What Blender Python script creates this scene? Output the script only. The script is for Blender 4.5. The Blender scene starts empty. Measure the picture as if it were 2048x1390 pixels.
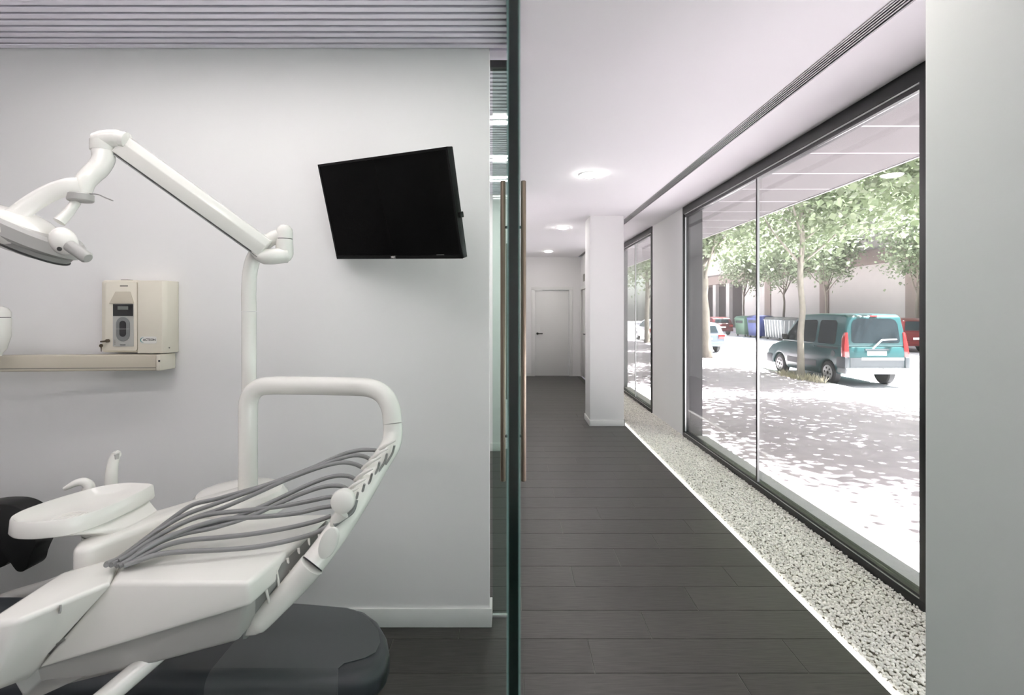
import bpy, bmesh, math, random
import numpy as np
from mathutils import Vector, Matrix, Euler

random.seed(7)
rng = np.random.default_rng(7)
scene = bpy.context.scene
COL = scene.collection
PI = math.pi

# ------------------------------------------------------------------ camera
F_PX, CX, CY, CAM_H = 1020.0, 1024.0, 622.0, 1.53
cam_d = bpy.data.cameras.new('camera')
cam_d.sensor_fit = 'HORIZONTAL'
cam_d.sensor_width = 36.0
cam_d.lens = F_PX / 2048 * 36.0
cam_d.shift_y = -(695 - CY) / 2048
cam_d.clip_start = 0.02
cam_d.clip_end = 400
cam_d.dof.use_dof = True
cam_d.dof.focus_distance = 3.2
cam_d.dof.aperture_fstop = 7.0
cam = bpy.data.objects.new('camera', cam_d)
COL.objects.link(cam)
cam.location = (0, 0, CAM_H)
cam.rotation_euler = (PI / 2, 0, 0)
scene.camera = cam

# ------------------------------------------------------------------ sky, sun, exposure
SUN_DIR = Vector((0.47, -0.05, 1.0)).normalized()      # towards the sun
world = bpy.data.worlds.new('world')
scene.world = world
world.use_nodes = True
wn = world.node_tree.nodes
wn.clear()
w_out = wn.new('ShaderNodeOutputWorld')
w_bg = wn.new('ShaderNodeBackground')
w_sky = wn.new('ShaderNodeTexSky')
w_sky.sky_type = 'NISHITA'
w_sky.sun_disc = False
w_sky.sun_elevation = math.asin(SUN_DIR.z)
w_sky.sun_rotation = math.atan2(SUN_DIR.x, SUN_DIR.y)
w_sky.dust_density = 3.0
w_hsv = wn.new('ShaderNodeHueSaturation')
w_hsv.inputs['Saturation'].default_value = 0.4
w_bg.inputs['Strength'].default_value = 0.36
world.node_tree.links.new(w_sky.outputs[0], w_hsv.inputs['Color'])
world.node_tree.links.new(w_hsv.outputs[0], w_bg.inputs['Color'])
world.node_tree.links.new(w_bg.outputs[0], w_out.inputs['Surface'])

sun_d = bpy.data.lights.new('sun', 'SUN')
sun_d.energy = 58.0
sun_d.angle = math.radians(0.6)
sun_d.color = (1.0, 0.98, 0.98)
sun = bpy.data.objects.new('sun', sun_d)
COL.objects.link(sun)
sun.location = (8, -4, 20)
sun.rotation_euler = SUN_DIR.to_track_quat('Z', 'Y').to_euler()

vs = scene.view_settings
vs.view_transform = 'Standard'
vs.look = 'None'
vs.exposure = 0.5
vs.gamma = 1.0
vs.use_curve_mapping = False
LIN_STRENGTH = 13.5        # linear ceiling luminaires
DOWN_STRENGTH = 80.0       # round downlights
scene.cycles.max_bounces = 10
scene.cycles.diffuse_bounces = 5
scene.cycles.transparent_max_bounces = 16
scene.cycles.caustics_reflective = False
scene.cycles.caustics_refractive = False
scene.cycles.sample_clamp_indirect = 6.0

# ------------------------------------------------------------------ helpers
def lin(c):
    return tuple((v / 255 / 12.92) if v / 255 <= 0.04045 else ((v / 255 + 0.055) / 1.055) ** 2.4 for v in c)

def V(px, py, d):
    """the point seen at a photo pixel, d metres into the room"""
    return Vector(((px - CX) * d / F_PX, d, CAM_H - (py - CY) * d / F_PX))

def on_z(px, py, z):
    """the point of the horizontal plane z seen at a photo pixel"""
    d = (CAM_H - z) * F_PX / (py - CY)
    return Vector(((px - CX) * d / F_PX, d, z))

MATS = {}
def mat(name, rgb, rough=0.5, metal=0.0, spec=0.5, var=0.0, scale=20.0, bump=0.0, coat=0.0, island=0.0, stretch=None,
        translucent=0.0, rnd=0.0, emit=0.0, emit_rgb=None):
    m = bpy.data.materials.new(name)
    m.use_nodes = True
    nt = m.node_tree
    b = nt.nodes['Principled BSDF']
    c = lin(rgb)
    b.inputs['Base Color'].default_value = (*c, 1)
    b.inputs['Roughness'].default_value = rough
    b.inputs['Metallic'].default_value = metal
    b.inputs['Specular IOR Level'].default_value = spec
    b.inputs['Coat Weight'].default_value = coat
    b.inputs['Coat Roughness'].default_value = 0.05
    last = None
    if var or bump:
        tc = nt.nodes.new('ShaderNodeTexCoord')
        mp = nt.nodes.new('ShaderNodeMapping')
        if stretch:
            mp.inputs['Scale'].default_value = stretch
        nz = nt.nodes.new('ShaderNodeTexNoise')
        nz.inputs['Scale'].default_value = scale
        nz.inputs['Detail'].default_value = 6
        nt.links.new(tc.outputs['Object'], mp.inputs[0])
        nt.links.new(mp.outputs[0], nz.inputs['Vector'])
        if var:
            mr = nt.nodes.new('ShaderNodeMapRange')
            mr.inputs['From Min'].default_value = 0.25
            mr.inputs['From Max'].default_value = 0.75
            mr.inputs['To Min'].default_value = 1 - var
            mr.inputs['To Max'].default_value = 1 + var
            nt.links.new(nz.outputs[0], mr.inputs[0])
            last = mr.outputs[0]
        if bump:
            bp = nt.nodes.new('ShaderNodeBump')
            bp.inputs['Strength'].default_value = bump
            bp.inputs['Distance'].default_value = 0.01
            nt.links.new(nz.outputs[0], bp.inputs['Height'])
            nt.links.new(bp.outputs[0], b.inputs['Normal'])
    for amount, kind in ((island, 'island'), (rnd, 'object')):
        if not amount:
            continue
        if kind == 'island':
            g = nt.nodes.new('ShaderNodeNewGeometry'); src = g.outputs['Random Per Island']
        else:
            g = nt.nodes.new('ShaderNodeObjectInfo'); src = g.outputs['Random']
        mr = nt.nodes.new('ShaderNodeMapRange')
        mr.inputs['To Min'].default_value = 1 - amount
        mr.inputs['To Max'].default_value = 1 + amount
        nt.links.new(src, mr.inputs[0])
        if last is None:
            last = mr.outputs[0]
        else:
            mu = nt.nodes.new('ShaderNodeMath'); mu.operation = 'MULTIPLY'
            nt.links.new(last, mu.inputs[0]); nt.links.new(mr.outputs[0], mu.inputs[1])
            last = mu.outputs[0]
    if last is not None:
        vm = nt.nodes.new('ShaderNodeVectorMath'); vm.operation = 'SCALE'
        vm.inputs[0].default_value = c
        nt.links.new(last, vm.inputs['Scale'])
        nt.links.new(vm.outputs[0], b.inputs['Base Color'])
    if translucent:
        tr = nt.nodes.new('ShaderNodeBsdfTranslucent')
        tr.inputs['Color'].default_value = (*[min(1, v * 1.25) for v in c], 1)
        mx = nt.nodes.new('ShaderNodeMixShader')
        mx.inputs[0].default_value = translucent
        nt.links.new(b.outputs[0], mx.inputs[1]); nt.links.new(tr.outputs[0], mx.inputs[2])
        nt.links.new(mx.outputs[0], nt.nodes['Material Output'].inputs['Surface'])
    if emit:
        b.inputs['Emission Color'].default_value = (*(lin(emit_rgb) if emit_rgb else c), 1)
        b.inputs['Emission Strength'].default_value = emit
    MATS[name] = m
    return m

def glass_mat(name, tint=(235, 243, 240), ior=1.5, rough=0.0):
    m = bpy.data.materials.new(name)
    m.use_nodes = True
    nt = m.node_tree
    nt.nodes.remove(nt.nodes['Principled BSDF'])
    t = nt.nodes.new('ShaderNodeBsdfTransparent')
    t.inputs[0].default_value = (*lin(tint), 1)
    g = nt.nodes.new('ShaderNodeBsdfGlossy')
    g.inputs['Roughness'].default_value = rough
    lw = nt.nodes.new('ShaderNodeLayerWeight')           # Schlick reflectance of each face of the pane
    lw.inputs[0].default_value = 0.5
    pw = nt.nodes.new('ShaderNodeMath'); pw.operation = 'POWER'; pw.inputs[1].default_value = 5.0
    f0 = ((ior - 1) / (ior + 1)) ** 2
    f = nt.nodes.new('ShaderNodeMath'); f.operation = 'MULTIPLY_ADD'
    f.inputs[1].default_value = 1 - f0; f.inputs[2].default_value = f0
    nt.links.new(lw.outputs['Facing'], pw.inputs[0])
    nt.links.new(pw.outputs[0], f.inputs[0])
    mx = nt.nodes.new('ShaderNodeMixShader')
    nt.links.new(f.outputs[0], mx.inputs[0])
    nt.links.new(t.outputs[0], mx.inputs[1])
    nt.links.new(g.outputs[0], mx.inputs[2])
    nt.links.new(mx.outputs[0], nt.nodes['Material Output'].inputs['Surface'])
    MATS[name] = m
    return m

MW = {}      # placement of each thing
def _link(o, parent):
    COL.objects.link(o)
    if parent is not None:
        o.parent = parent
        MW[o] = MW.get(parent, Matrix())
    return o

def thing(name, loc, label=None, cat=None, group=None, kind=None, rot=None):
    o = bpy.data.objects.new(name, None)
    o.empty_display_size = 0.1
    COL.objects.link(o)
    M = Matrix.Translation(Vector(loc))
    if rot is not None:
        M = M @ rot.to_4x4()
    o.matrix_world = M
    MW[o] = M
    tag(o, label, cat, group, kind)
    return o

def tag(o, label=None, cat=None, group=None, kind=None):
    if label: o['label'] = label
    if cat: o['category'] = cat
    if group: o['group'] = group
    if kind: o['kind'] = kind
    return o

def mk(name, verts, faces, m, parent=None, bevel=0.0, seg=2, smooth=35, local=False, kind=None, label=None, subsurf=0, mats=None, fm=None):
    """one mesh object from points; world points unless local"""
    me = bpy.data.meshes.new(name)
    vs_ = [Vector(v) for v in verts]
    if parent is not None and not local:
        inv = MW.get(parent, Matrix()).inverted()
        vs_ = [inv @ v for v in vs_]
    me.from_pydata([tuple(v) for v in vs_], [], [tuple(f) for f in faces])
    bm = bmesh.new(); bm.from_mesh(me)
    bmesh.ops.recalc_face_normals(bm, faces=bm.faces)
    if bevel:
        ed = [e for e in bm.edges if len(e.link_faces) == 2 and e.calc_face_angle(0) > 0.5]
        bmesh.ops.bevel(bm, geom=ed, offset=bevel, segments=seg, profile=0.5, affect='EDGES', clamp_overlap=True)
    bm.to_mesh(me); bm.free()
    me.materials.append(MATS[m] if isinstance(m, str) else m)
    if smooth:
        for p in me.polygons: p.use_smooth = True
        me.set_sharp_from_angle(angle=math.radians(smooth))
    o = bpy.data.objects.new(name, me)
    _link(o, parent)
    if subsurf:
        md = o.modifiers.new('round', 'SUBSURF'); md.levels = subsurf; md.render_levels = subsurf
    if kind: o['kind'] = kind
    if label: o['label'] = label
    return o

BF = [(0, 1, 2, 3), (4, 7, 6, 5), (0, 4, 5, 1), (1, 5, 6, 2), (2, 6, 7, 3), (3, 7, 4, 0)]
def box_v(x0, x1, y0, y1, z0, z1):
    return [(x0, y0, z0), (x1, y0, z0), (x1, y1, z0), (x0, y1, z0), (x0, y0, z1), (x1, y0, z1), (x1, y1, z1), (x0, y1, z1)]

def box(name, x0, x1, y0, y1, z0, z1, m, parent=None, bevel=0.0, seg=2, local=False, **k):
    return mk(name, box_v(x0, x1, y0, y1, z0, z1), BF, m, parent, bevel, seg, local=local, **k)

def boxes(name, lst, m, parent=None, bevel=0.0, **k):
    v, f = [], []
    for b in lst:
        n = len(v); v += box_v(*b); f += [tuple(i + n for i in q) for q in BF]
    return mk(name, v, f, m, parent, bevel, **k)

def smooth_path(pts, n=8):
    """Catmull-Rom through points; each point may carry extra values"""
    P = [np.array(p, float) for p in pts]
    P = [2 * P[0] - P[1]] + P + [2 * P[-1] - P[-2]]
    out = []
    for i in range(1, len(P) - 2):
        for k in range(n):
            t = k / n
            a, b, c, d = P[i - 1], P[i], P[i + 1], P[i + 2]
            out.append(0.5 * ((2 * b) + (c - a) * t + (2 * a - 5 * b + 4 * c - d) * t * t + (3 * b - a - 3 * c + d) * t ** 3))
    out.append(P[-2])
    return out

def tube_geo(pts, rad, n=16, cap=True):
    """pts: 3-vectors; rad: number or list, or list of (a, b) for an oval"""
    P = [Vector(p) for p in pts]
    N = len(P)
    R = rad if isinstance(rad, (list, tuple)) else [rad] * N
    T = []
    for i in range(N):
        a = P[max(i - 1, 0)]; b = P[min(i + 1, N - 1)]
        T.append((b - a).normalized())
    up = Vector((0, 0, 1)) if abs(T[0].z) < 0.9 else Vector((0, 1, 0))
    u = (up - T[0] * up.dot(T[0])).normalized()
    v, f = [], []
    for i in range(N):
        u = (u - T[i] * u.dot(T[i])).normalized()
        w = T[i].cross(u)
        ra, rb = R[i] if isinstance(R[i], (tuple, list)) else (R[i], R[i])
        for k in range(n):
            a = 2 * PI * k / n
            v.append(P[i] + u * (math.cos(a) * ra) + w * (math.sin(a) * rb))
    for i in range(N - 1):
        for k in range(n):
            f.append((i * n + k, i * n + (k + 1) % n, (i + 1) * n + (k + 1) % n, (i + 1) * n + k))
    if cap:
        f.append(tuple(range(n)))
        f.append(tuple((N - 1) * n + k for k in range(n)))
    return v, f

def tube(name, pts, rad, m, parent=None, n=16, bevel=0.0, **k):
    v, f = tube_geo(pts, rad, n)
    return mk(name, v, f, m, parent, bevel, **k)

def lathe_geo(prof, c=(0, 0, 0), n=32, axis=None):
    """prof: (radius, height) pairs; round the axis (default z) through c"""
    v, f = [], []
    q = Vector((0, 0, 1)).rotation_difference(Vector(axis)) if axis is not None else None
    for r, h in prof:
        for k in range(n):
            a = 2 * PI * k / n
            p = Vector((r * math.cos(a), r * math.sin(a), h))
            if q: p = q @ p
            v.append(p + Vector(c))
    for i in range(len(prof) - 1):
        for k in range(n):
            f.append((i * n + k, i * n + (k + 1) % n, (i + 1) * n + (k + 1) % n, (i + 1) * n + k))
    f.append(tuple(range(n))); f.append(tuple((len(prof) - 1) * n + k for k in range(n)))
    return v, f

def lathe(name, prof, c, m, parent=None, n=32, axis=None, **k):
    v, f = lathe_geo(prof, c, n, axis)
    return mk(name, v, f, m, parent, **k)

def loft(name, rings, m, parent=None, cap=True, bevel=0.0, **k):
    """rings of equally many points, joined in order"""
    n = len(rings[0]); v, f = [], []
    for r in rings: v += [Vector(p) for p in r]
    for i in range(len(rings) - 1):
        for j in range(n):
            f.append((i * n + j, i * n + (j + 1) % n, (i + 1) * n + (j + 1) % n, (i + 1) * n + j))
    if cap:
        f.append(tuple(range(n))); f.append(tuple((len(rings) - 1) * n + j for j in range(n)))
    return mk(name, v, f, m, parent, bevel, **k)

def ellipsoid(name, c, r, m, parent=None, rot=None, n=24, **k):
    v, f = lathe_geo([(max(math.sin(PI * i / 16), 0.004), -math.cos(PI * i / 16)) for i in range(17)], (0, 0, 0), n)
    R = rot.to_matrix() if rot is not None else Matrix.Identity(3)
    v = [R @ Vector((p[0] * r[0], p[1] * r[1], p[2] * r[2])) + Vector(c) for p in v]
    return mk(name, v, f, m, parent, **k)

def slab(name, poly, thick, m, parent=None, bevel=0.0, **k):
    """poly: 3D points of a flat outline; thick: offset vector"""
    n = len(poly); t = Vector(thick)
    v = [Vector(p) for p in poly] + [Vector(p) + t for p in poly]
    f = [tuple(range(n)), tuple(range(n, 2 * n))] + [(i, (i + 1) % n, n + (i + 1) % n, n + i) for i in range(n)]
    return mk(name, v, f, m, parent, bevel, **k)

def text(name, s, size, loc, right, up, m, parent, extrude=0.0006, bold=False, local=False, shear=0.0):
    cu = bpy.data.curves.new(name, 'FONT')
    cu.body = s; cu.size = size; cu.extrude = extrude; cu.shear = shear
    cu.align_x = 'CENTER'; cu.align_y = 'CENTER'
    if bold: cu.offset = size * 0.018
    to = bpy.data.objects.new(name, cu)
    me = bpy.data.meshes.new_from_object(to)
    bpy.data.objects.remove(to)
    r, u = Vector(right), Vector(up)
    M = Matrix((r, u, r.cross(u))).transposed().to_4x4()
    M.translation = Vector(loc)
    if parent is not None and not local:
        M = MW.get(parent, Matrix()).inverted() @ M
    me.transform(M)
    me.materials.clear(); me.materials.append(MATS[m])
    o = bpy.data.objects.new(name, me)
    return _link(o, parent)

def copy_part(src, parent, loc):
    o = bpy.data.objects.new(src.name.split('.')[0], src.data)
    COL.objects.link(o); o.parent = parent; o.location = loc
    return o

# ------------------------------------------------------------------ materials
mat('wall_paint', (236, 235, 235), 0.7, spec=0.2, bump=0.02, scale=180)
mat('ceiling_paint', (244, 242, 245), 0.8, spec=0.15, bump=0.02, scale=150)
mat('white_trim', (232, 232, 230), 0.4)
mat('door_white', (228, 228, 226), 0.45)
mat('slat_metal', (246, 242, 252), 0.35, metal=0.5, rnd=0.03)
mat('void_black', (18, 18, 20), 0.9)
mat('plank', (60, 58, 55), 0.38, spec=0.45, var=0.36, scale=9, stretch=(1.0, 14, 14), bump=0.06, rnd=0.13)
mat('grout', (112,110,105), 0.8)
mat('floor_dark', (62,60,57), 0.5)
mat('black_frame', (20, 20, 22), 0.4)
mat('alu_bead', (205, 207, 206), 0.3, metal=0.6)
mat('pebble', (246, 243, 236), 0.65, island=0.13, spec=0.3)
mat('pebble_bed', (150, 144, 132), 0.9)
mat('led_line', (255, 255, 255), 0.5, emit=1.2, emit_rgb=(255, 253, 248))
mat('lamp_glow', (255, 255, 255), 0.5, emit=LIN_STRENGTH, emit_rgb=(255, 250, 247))
mat('down_glow', (255, 255, 255), 0.5, emit=DOWN_STRENGTH, emit_rgb=(255, 250, 244))
mat('lamp_white', (240, 240, 240), 0.4)
mat('slot_metal', (150, 148, 150), 0.4, metal=0.3)
mat('steel_bronze', (120, 108, 96), 0.28, metal=0.85)
mat('edge_green', (6, 18, 15), 0.15, spec=0.5)
mat('edge_bevel', (92, 122, 116), 0.15)
mat('plastic_white', (232, 230, 225), 0.22, spec=0.5, coat=0.25)
mat('plastic_cream', (226, 220, 206), 0.35)
mat('plastic_beige', (198, 190, 174), 0.4)
mat('plastic_grey', (170, 169, 166), 0.35)
mat('plastic_mid', (140, 140, 138), 0.4)
mat('hose_grey', (128, 128, 129), 0.42)
mat('rubber_dark', (52, 52, 52), 0.6)
mat('upholstery', (78, 82, 84), 0.36, spec=0.45, bump=0.03, scale=260)
mat('upholstery_dark', (52, 56, 60), 0.34, spec=0.45, bump=0.03, scale=260)
mat('upholstery_seam', (92, 96, 96), 0.5)
mat('tv_plastic', (10, 10, 11), 0.4, spec=0.15)
mat('tv_screen', (7, 7, 7), 0.12, spec=0.05)
mat('print_white', (225, 225, 222), 0.5)
mat('print_black', (24, 26, 28), 0.5)
mat('print_teal', (96, 150, 146), 0.5)
mat('print_grey', (126, 122, 114), 0.5)
mat('display_black', (22, 22, 26), 0.2)
mat('lcd_grey', (112, 116, 112), 0.3)
mat('silver_panel', (178, 178, 174), 0.35, metal=0.2)
mat('keypad_grey', (122, 124, 124), 0.4)
mat('brass_dark', (96, 84, 70), 0.4, metal=0.6)
mat('black_pad', (14, 14, 15), 0.4)
mat('handle_dark', (52, 52, 50), 0.35, metal=0.6)
glass_mat('pane_glass', (246, 249, 248))
glass_mat('door_glass', (232, 241, 237))
# outside
mat('paving', (200, 187, 194), 0.85, var=0.10, scale=3.2, bump=0.1)
mat('asphalt', (208, 204, 207), 0.9, var=0.06, scale=6)
mat('kerb_stone', (206, 203, 200), 0.85, var=0.06, scale=12)
mat('sill_stone', (190,187,191), 0.6, var=0.04, scale=15)
mat('soffit_grey', (112, 109, 109), 0.95, var=0.09, scale=120, bump=0.3)
mat('soffit_joint', (200,198,199), 0.8)
mat('clad_dark', (58, 59, 60), 0.45)
mat('bark', (140, 134, 124), 0.85, var=0.3, scale=9, stretch=(1, 1, 0.5), bump=0.3)
mat('bark_far', (106, 97, 88), 0.9, var=0.15, scale=9)
mat('leaf', (122, 134, 104), 0.5, island=0.35, translucent=0.28)
mat('leaf_far', (128, 138, 112), 0.5, island=0.3, translucent=0.28)
mat('grass', (205,196,172), 0.8, island=0.25)
mat('facade_beige', (180, 172, 168), 0.9, var=0.03, scale=2)
mat('facade_taupe', (132, 117, 111), 0.9, var=0.04, scale=2)
mat('facade_upper', (176, 167, 162), 0.9, var=0.04, scale=2)
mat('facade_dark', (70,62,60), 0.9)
mat('far_glass', (92, 104, 122), 0.15)
mat('van_green', (32, 66, 68), 0.3, spec=0.3, coat=0.12)
mat('car_red', (96, 34, 36), 0.3, spec=0.3, coat=0.12)
mat('car_silver', (86,94,104), 0.3, spec=0.3, coat=0.12)
mat('car_maroon', (80, 38, 40), 0.3, spec=0.3, coat=0.12)
mat('car_white', (170,172,174), 0.3, spec=0.3, coat=0.12)
mat('car_glass', (30, 38, 42), 0.08, spec=0.3)
mat('car_trim', (58, 62, 66), 0.5)
mat('bumper_grey', (110, 112, 115), 0.5)
mat('tail_red', (128, 22, 22), 0.2, coat=0.5)
mat('tyre', (34,34,36), 0.75)
mat('rim', (170,170,170), 0.35, metal=0.4)
mat('plate', (240, 240, 236), 0.5)
mat('bin_green', (70,98,80), 0.55)
mat('bin_blue', (46,56,108), 0.55)
mat('bin_navy', (38,42,80), 0.55)
mat('bin_grey', (96, 98, 100), 0.5)
mat('bin_lid', (84,83,81), 0.55)
# ================================================================== THE ROOM
CEIL = 2.80
WX = 2.105            # inner face of the window wall
WALL_D = 2.477        # wall with the television
XL = -3.2

def struct(o, label=None):
    o['kind'] = 'structure'
    if label: o['label'] = label
    return o

# ---- floor of wood-look planks laid across the corridor
floor = struct(box('floor', XL, 1.518, 0.7, 12.0, -0.12, -0.0035, 'grout'), 'dark grey wood-look plank floor')
struct(box('floor_rear', XL, 1.518, -3.0, 0.7, -0.12, 0.0, 'floor_dark'), 'dark floor on the near side of the room')
PW, PL, GAP = 0.226, 0.905, 0.003
full = None
r0 = 2.155 - 6 * PW
k = -6
y = r0
while y < 11.95:
    y1 = min(y + PW, 11.99)
    off = 0.048 + 0.303 * ((k - 2) % 3)        # joints step by a third of a plank
    xl = XL if y < 2.5 else -0.95
    x = off - PL * math.ceil((off - xl) / PL)
    while x < 1.515:
        a, b = max(x, xl), min(x + PL, 1.516)
        if b - a > 0.03:
            w, h = (b - a) - GAP, (y1 - y) - GAP
            if abs(w - (PL - GAP)) < 1e-6 and abs(h - (PW - GAP)) < 1e-6:
                if full is None:
                    full = mk('plank', box_v(0, w, 0, h, -0.0035, 0.0), BF, 'plank', floor, bevel=0.0008, seg=1, local=True)
                    full.location = (a + GAP / 2, y + GAP / 2, 0)
                else:
                    copy_part(full, floor, (a + GAP / 2, y + GAP / 2, 0))
            else:
                o = mk('plank', box_v(0, w, 0, h, -0.0035, 0.0), BF, 'plank', floor, bevel=0.0008, seg=1, local=True)
                o.location = (a + GAP / 2, y + GAP / 2, 0)
        x += PL
    y += PW
    k += 1

# ---- walls
wb = struct(box('wall_back', XL, -0.111, WALL_D, WALL_D + 0.09, 0, CEIL + 0.1, 'wall_paint'), 'white wall carrying the television')
struct(boxes('baseboard_back', [(XL, -0.098, WALL_D - 0.012, WALL_D - 0.0005, 0.0, 0.09), (-0.1105, -0.098, WALL_D, WALL_D + 0.09, 0, 0.09)], 'white_trim', bevel=0.002),
       'white baseboard under the television wall')
struct(box('wall_cabin_far', XL, -0.111, 5.57, 5.66, 0, CEIL + 0.1, 'wall_paint'), 'white end wall of the next treatment room')
struct(box('baseboard_cabin_far', XL, -0.1, 5.558, 5.5695, 0, 0.09, 'white_trim', bevel=0.002), 'white baseboard in the next treatment room')
struct(box('wall_left', XL - 0.1, XL, -3.0, 12.1, 0, CEIL + 0.1, 'wall_paint'), 'white left wall')
struct(box('wall_rear', XL - 0.1, 2.36, -3.1, -3.0, 0, CEIL + 0.1, 'wall_paint'), 'white wall on the near side')
struct(box('wall_corridor_left', -0.11, -0.01, 5.66, 12.0, 0, CEIL, 'wall_paint'), 'white wall on the left of the corridor')
struct(boxes('wall_end', [(XL, 0.50, 12.0, 12.1, 0, CEIL), (1.382, 2.36, 12.0, 12.1, 0, CEIL), (0.50, 1.382, 12.0, 12.1, 2.06, CEIL)], 'wall_paint'),
       'white wall closing the corridor')
struct(boxes('baseboard_end', [(-0.01, 0.455, 11.988, 11.9995, 0, 0.08), (1.428, 1.62, 11.988, 11.9995, 0, 0.08)], 'white_trim'), 'white baseboard at the corridor end')
struct(boxes('wall_bay', [(1.62, 1.72, 10.3, 11.1, 0, CEIL), (1.62, 1.72, 11.9, 12.0, 0, CEIL), (1.62, 1.72, 11.1, 11.9, 2.06, CEIL), (1.72, WX, 10.3, 10.4, 0, CEIL)], 'wall_paint'),
       'white side wall by the far corridor door')
struct(box('wall_right_rear', WX, WX + 0.06, -3.0, -2.6, -0.3, CEIL + 0.1, 'wall_paint'), 'white wall at the near end of the shop front')
struct(box('wall_right', WX, WX + 0.06, 2.2, 2.555, -0.3, CEIL + 0.1, 'wall_paint'), 'white wall beside the near window')
struct(box('wall_right_pier', WX, WX + 0.06, 6.26, 7.64, -0.3, CEIL + 0.1, 'wall_paint'), 'white wall pier between the two windows')
struct(box('wall_right_far', WX, WX + 0.06, 10.3, 12.1, -0.3, CEIL + 0.1, 'wall_paint'), 'white wall past the far window')
for (y0, lab) in ((6.79, 'white square column standing between the corridor and the window'), (0.834, 'white column filling the right edge of the view')):
    c = struct(box('wall_column', 1.04, 1.49, y0, y0 + 0.45, 0, CEIL, 'wall_paint', bevel=0.003), lab)
    struct(boxes('baseboard_column', [(1.03, 1.502, y0 - 0.012, y0 - 0.0005, 0, 0.08), (1.028, 1.0395, y0 - 0.012, y0 + 0.462, 0, 0.08), (1.4905, 1.502, y0 - 0.012, y0 + 0.462, 0, 0.08)], 'white_trim', bevel=0.002),
           'white baseboard round the ' + ('far' if y0 > 3 else 'near') + ' column')

# ---- corridor ceiling with the slot diffuser
struct(boxes('ceiling', [(0.03, 1.555, -3.0, 12.1, CEIL, CEIL + 0.12), (1.643, WX + 0.06, -3.0, 12.1, CEIL, CEIL + 0.12), (1.555, 1.643, -3.0, 12.1, CEIL + 0.06, CEIL + 0.12), (-0.11, 0.03, 5.66, 12.1, CEIL, CEIL + 0.12)], 'ceiling_paint'), 'white plaster ceiling over the corridor')
sd = thing('slot_diffuser', (1.6, 4.0, CEIL), 'long grey slotted air diffuser set into the white ceiling', 'air vent')
boxes('frame', [(1.552, 1.562, -2.9, 11.9, CEIL - 0.003, CEIL + 0.04), (1.636, 1.646, -2.9, 11.9, CEIL - 0.003, CEIL + 0.04)], 'slot_metal', sd)
box('backing', 1.562, 1.636, -2.9, 11.9, CEIL + 0.04, CEIL + 0.05, 'void_black', sd)
for i in range(4):
    xx = 1.5745 + i * 0.0163
    box('blade', xx - 0.0036, xx + 0.0036, -2.9, 11.9, CEIL - 0.001, CEIL + 0.03, 'slot_metal', sd)

struct(box('ceiling_sun_block', XL - 0.1, 2.33, -3.1, 12.1, CEIL + 0.125, 3.4, 'void_black'), 'unseen slab above the ceilings, added to keep sunlight from leaking in')  # unseen slab added to block sun leaking through the ceiling gap

# ---- slatted metal ceiling of the treatment rooms, with linear luminaires
cs = struct(box('ceiling_slatted', XL, -0.02, -3.0, 5.57, CEIL + 0.07, CEIL + 0.1, 'void_black'), 'ceiling of grey metal slats over the treatment rooms')
LIGHT_D = [-0.6, 0.8, 1.74, 3.39, 4.24, 4.91]
SP = 0.0495
slat0 = None
for (a, b) in ((-2.95, WALL_D), (WALL_D + 0.1, 5.56)):
    n = int((b - a) / SP)
    for i in range(n):
        d1 = b - 0.012 - i * SP
        d0 = d1 - 0.034
        if any(abs((d0 + d1) / 2 - L) < 0.082 for L in LIGHT_D): continue
        if slat0 is None:
            slat0 = mk('slat', box_v(XL, -0.022, 0, 0.034, 0, 0.03), BF, 'slat_metal', cs, bevel=0.002, seg=1, local=True)
            slat0.location = (0, d0, CEIL)
        else:
            copy_part(slat0, cs, (0, d0, CEIL))
where = ['over the near end of the dental room', 'over the middle of the dental room', 'over the dental chair nearest the television wall',
         'first behind the television wall', 'second behind the television wall', 'farthest, by the next room\'s end wall']
for L, w in zip(LIGHT_D, where):
    t = thing('linear_light', (-1.5, L, CEIL), 'twin-strip linear ceiling light among grey slats, ' + w, 'ceiling light', 'linear lights in the slatted ceiling')
    XB = -2.2 if L < 2 else -2.75
    box('housing', XB, -0.024, L - 0.075, L + 0.075, CEIL + 0.035, CEIL + 0.06, 'slat_metal', t)
    box('spine', XB, -0.024, L - 0.022, L + 0.022, CEIL, CEIL + 0.034, 'slat_metal', t)
    for s in (-1, 1):
        box('diffuser', XB + 0.01, -0.026, L + s * 0.045 - 0.015, L + s * 0.045 + 0.015, CEIL + 0.002, CEIL + 0.03, 'lamp_glow', t)

# ---- round downlights over the corridor
for (x, d, lab) in ((0.75, -1.3, 'round white downlight, nearest end of the corridor'), (0.75, 1.71, 'round white downlight beside the near column'),
                    (0.725, 4.74, 'round white downlight, largest in view on the corridor ceiling'), (0.77, 7.75, 'round white downlight above and beyond the far column'),
                    (0.77, 10.8, 'round white downlight just in front of the end wall')):
    t = thing('downlight', (x, d, CEIL), lab, 'downlight', 'round downlights in the corridor ceiling')
    lathe('ring', [(0.084, 0.01), (0.084, -0.006), (0.1, -0.006), (0.104, -0.001), (0.104, 0.01)], (x, d, CEIL), 'lamp_white', t, n=40)
    lathe('diffuser', [(0.083, 0.0), (0.083, -0.008), (0.07, -0.018), (0.04, -0.025), (0.003, -0.028)], (x, d, CEIL - 0.0008), 'down_glow', t, n=40)

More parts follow.
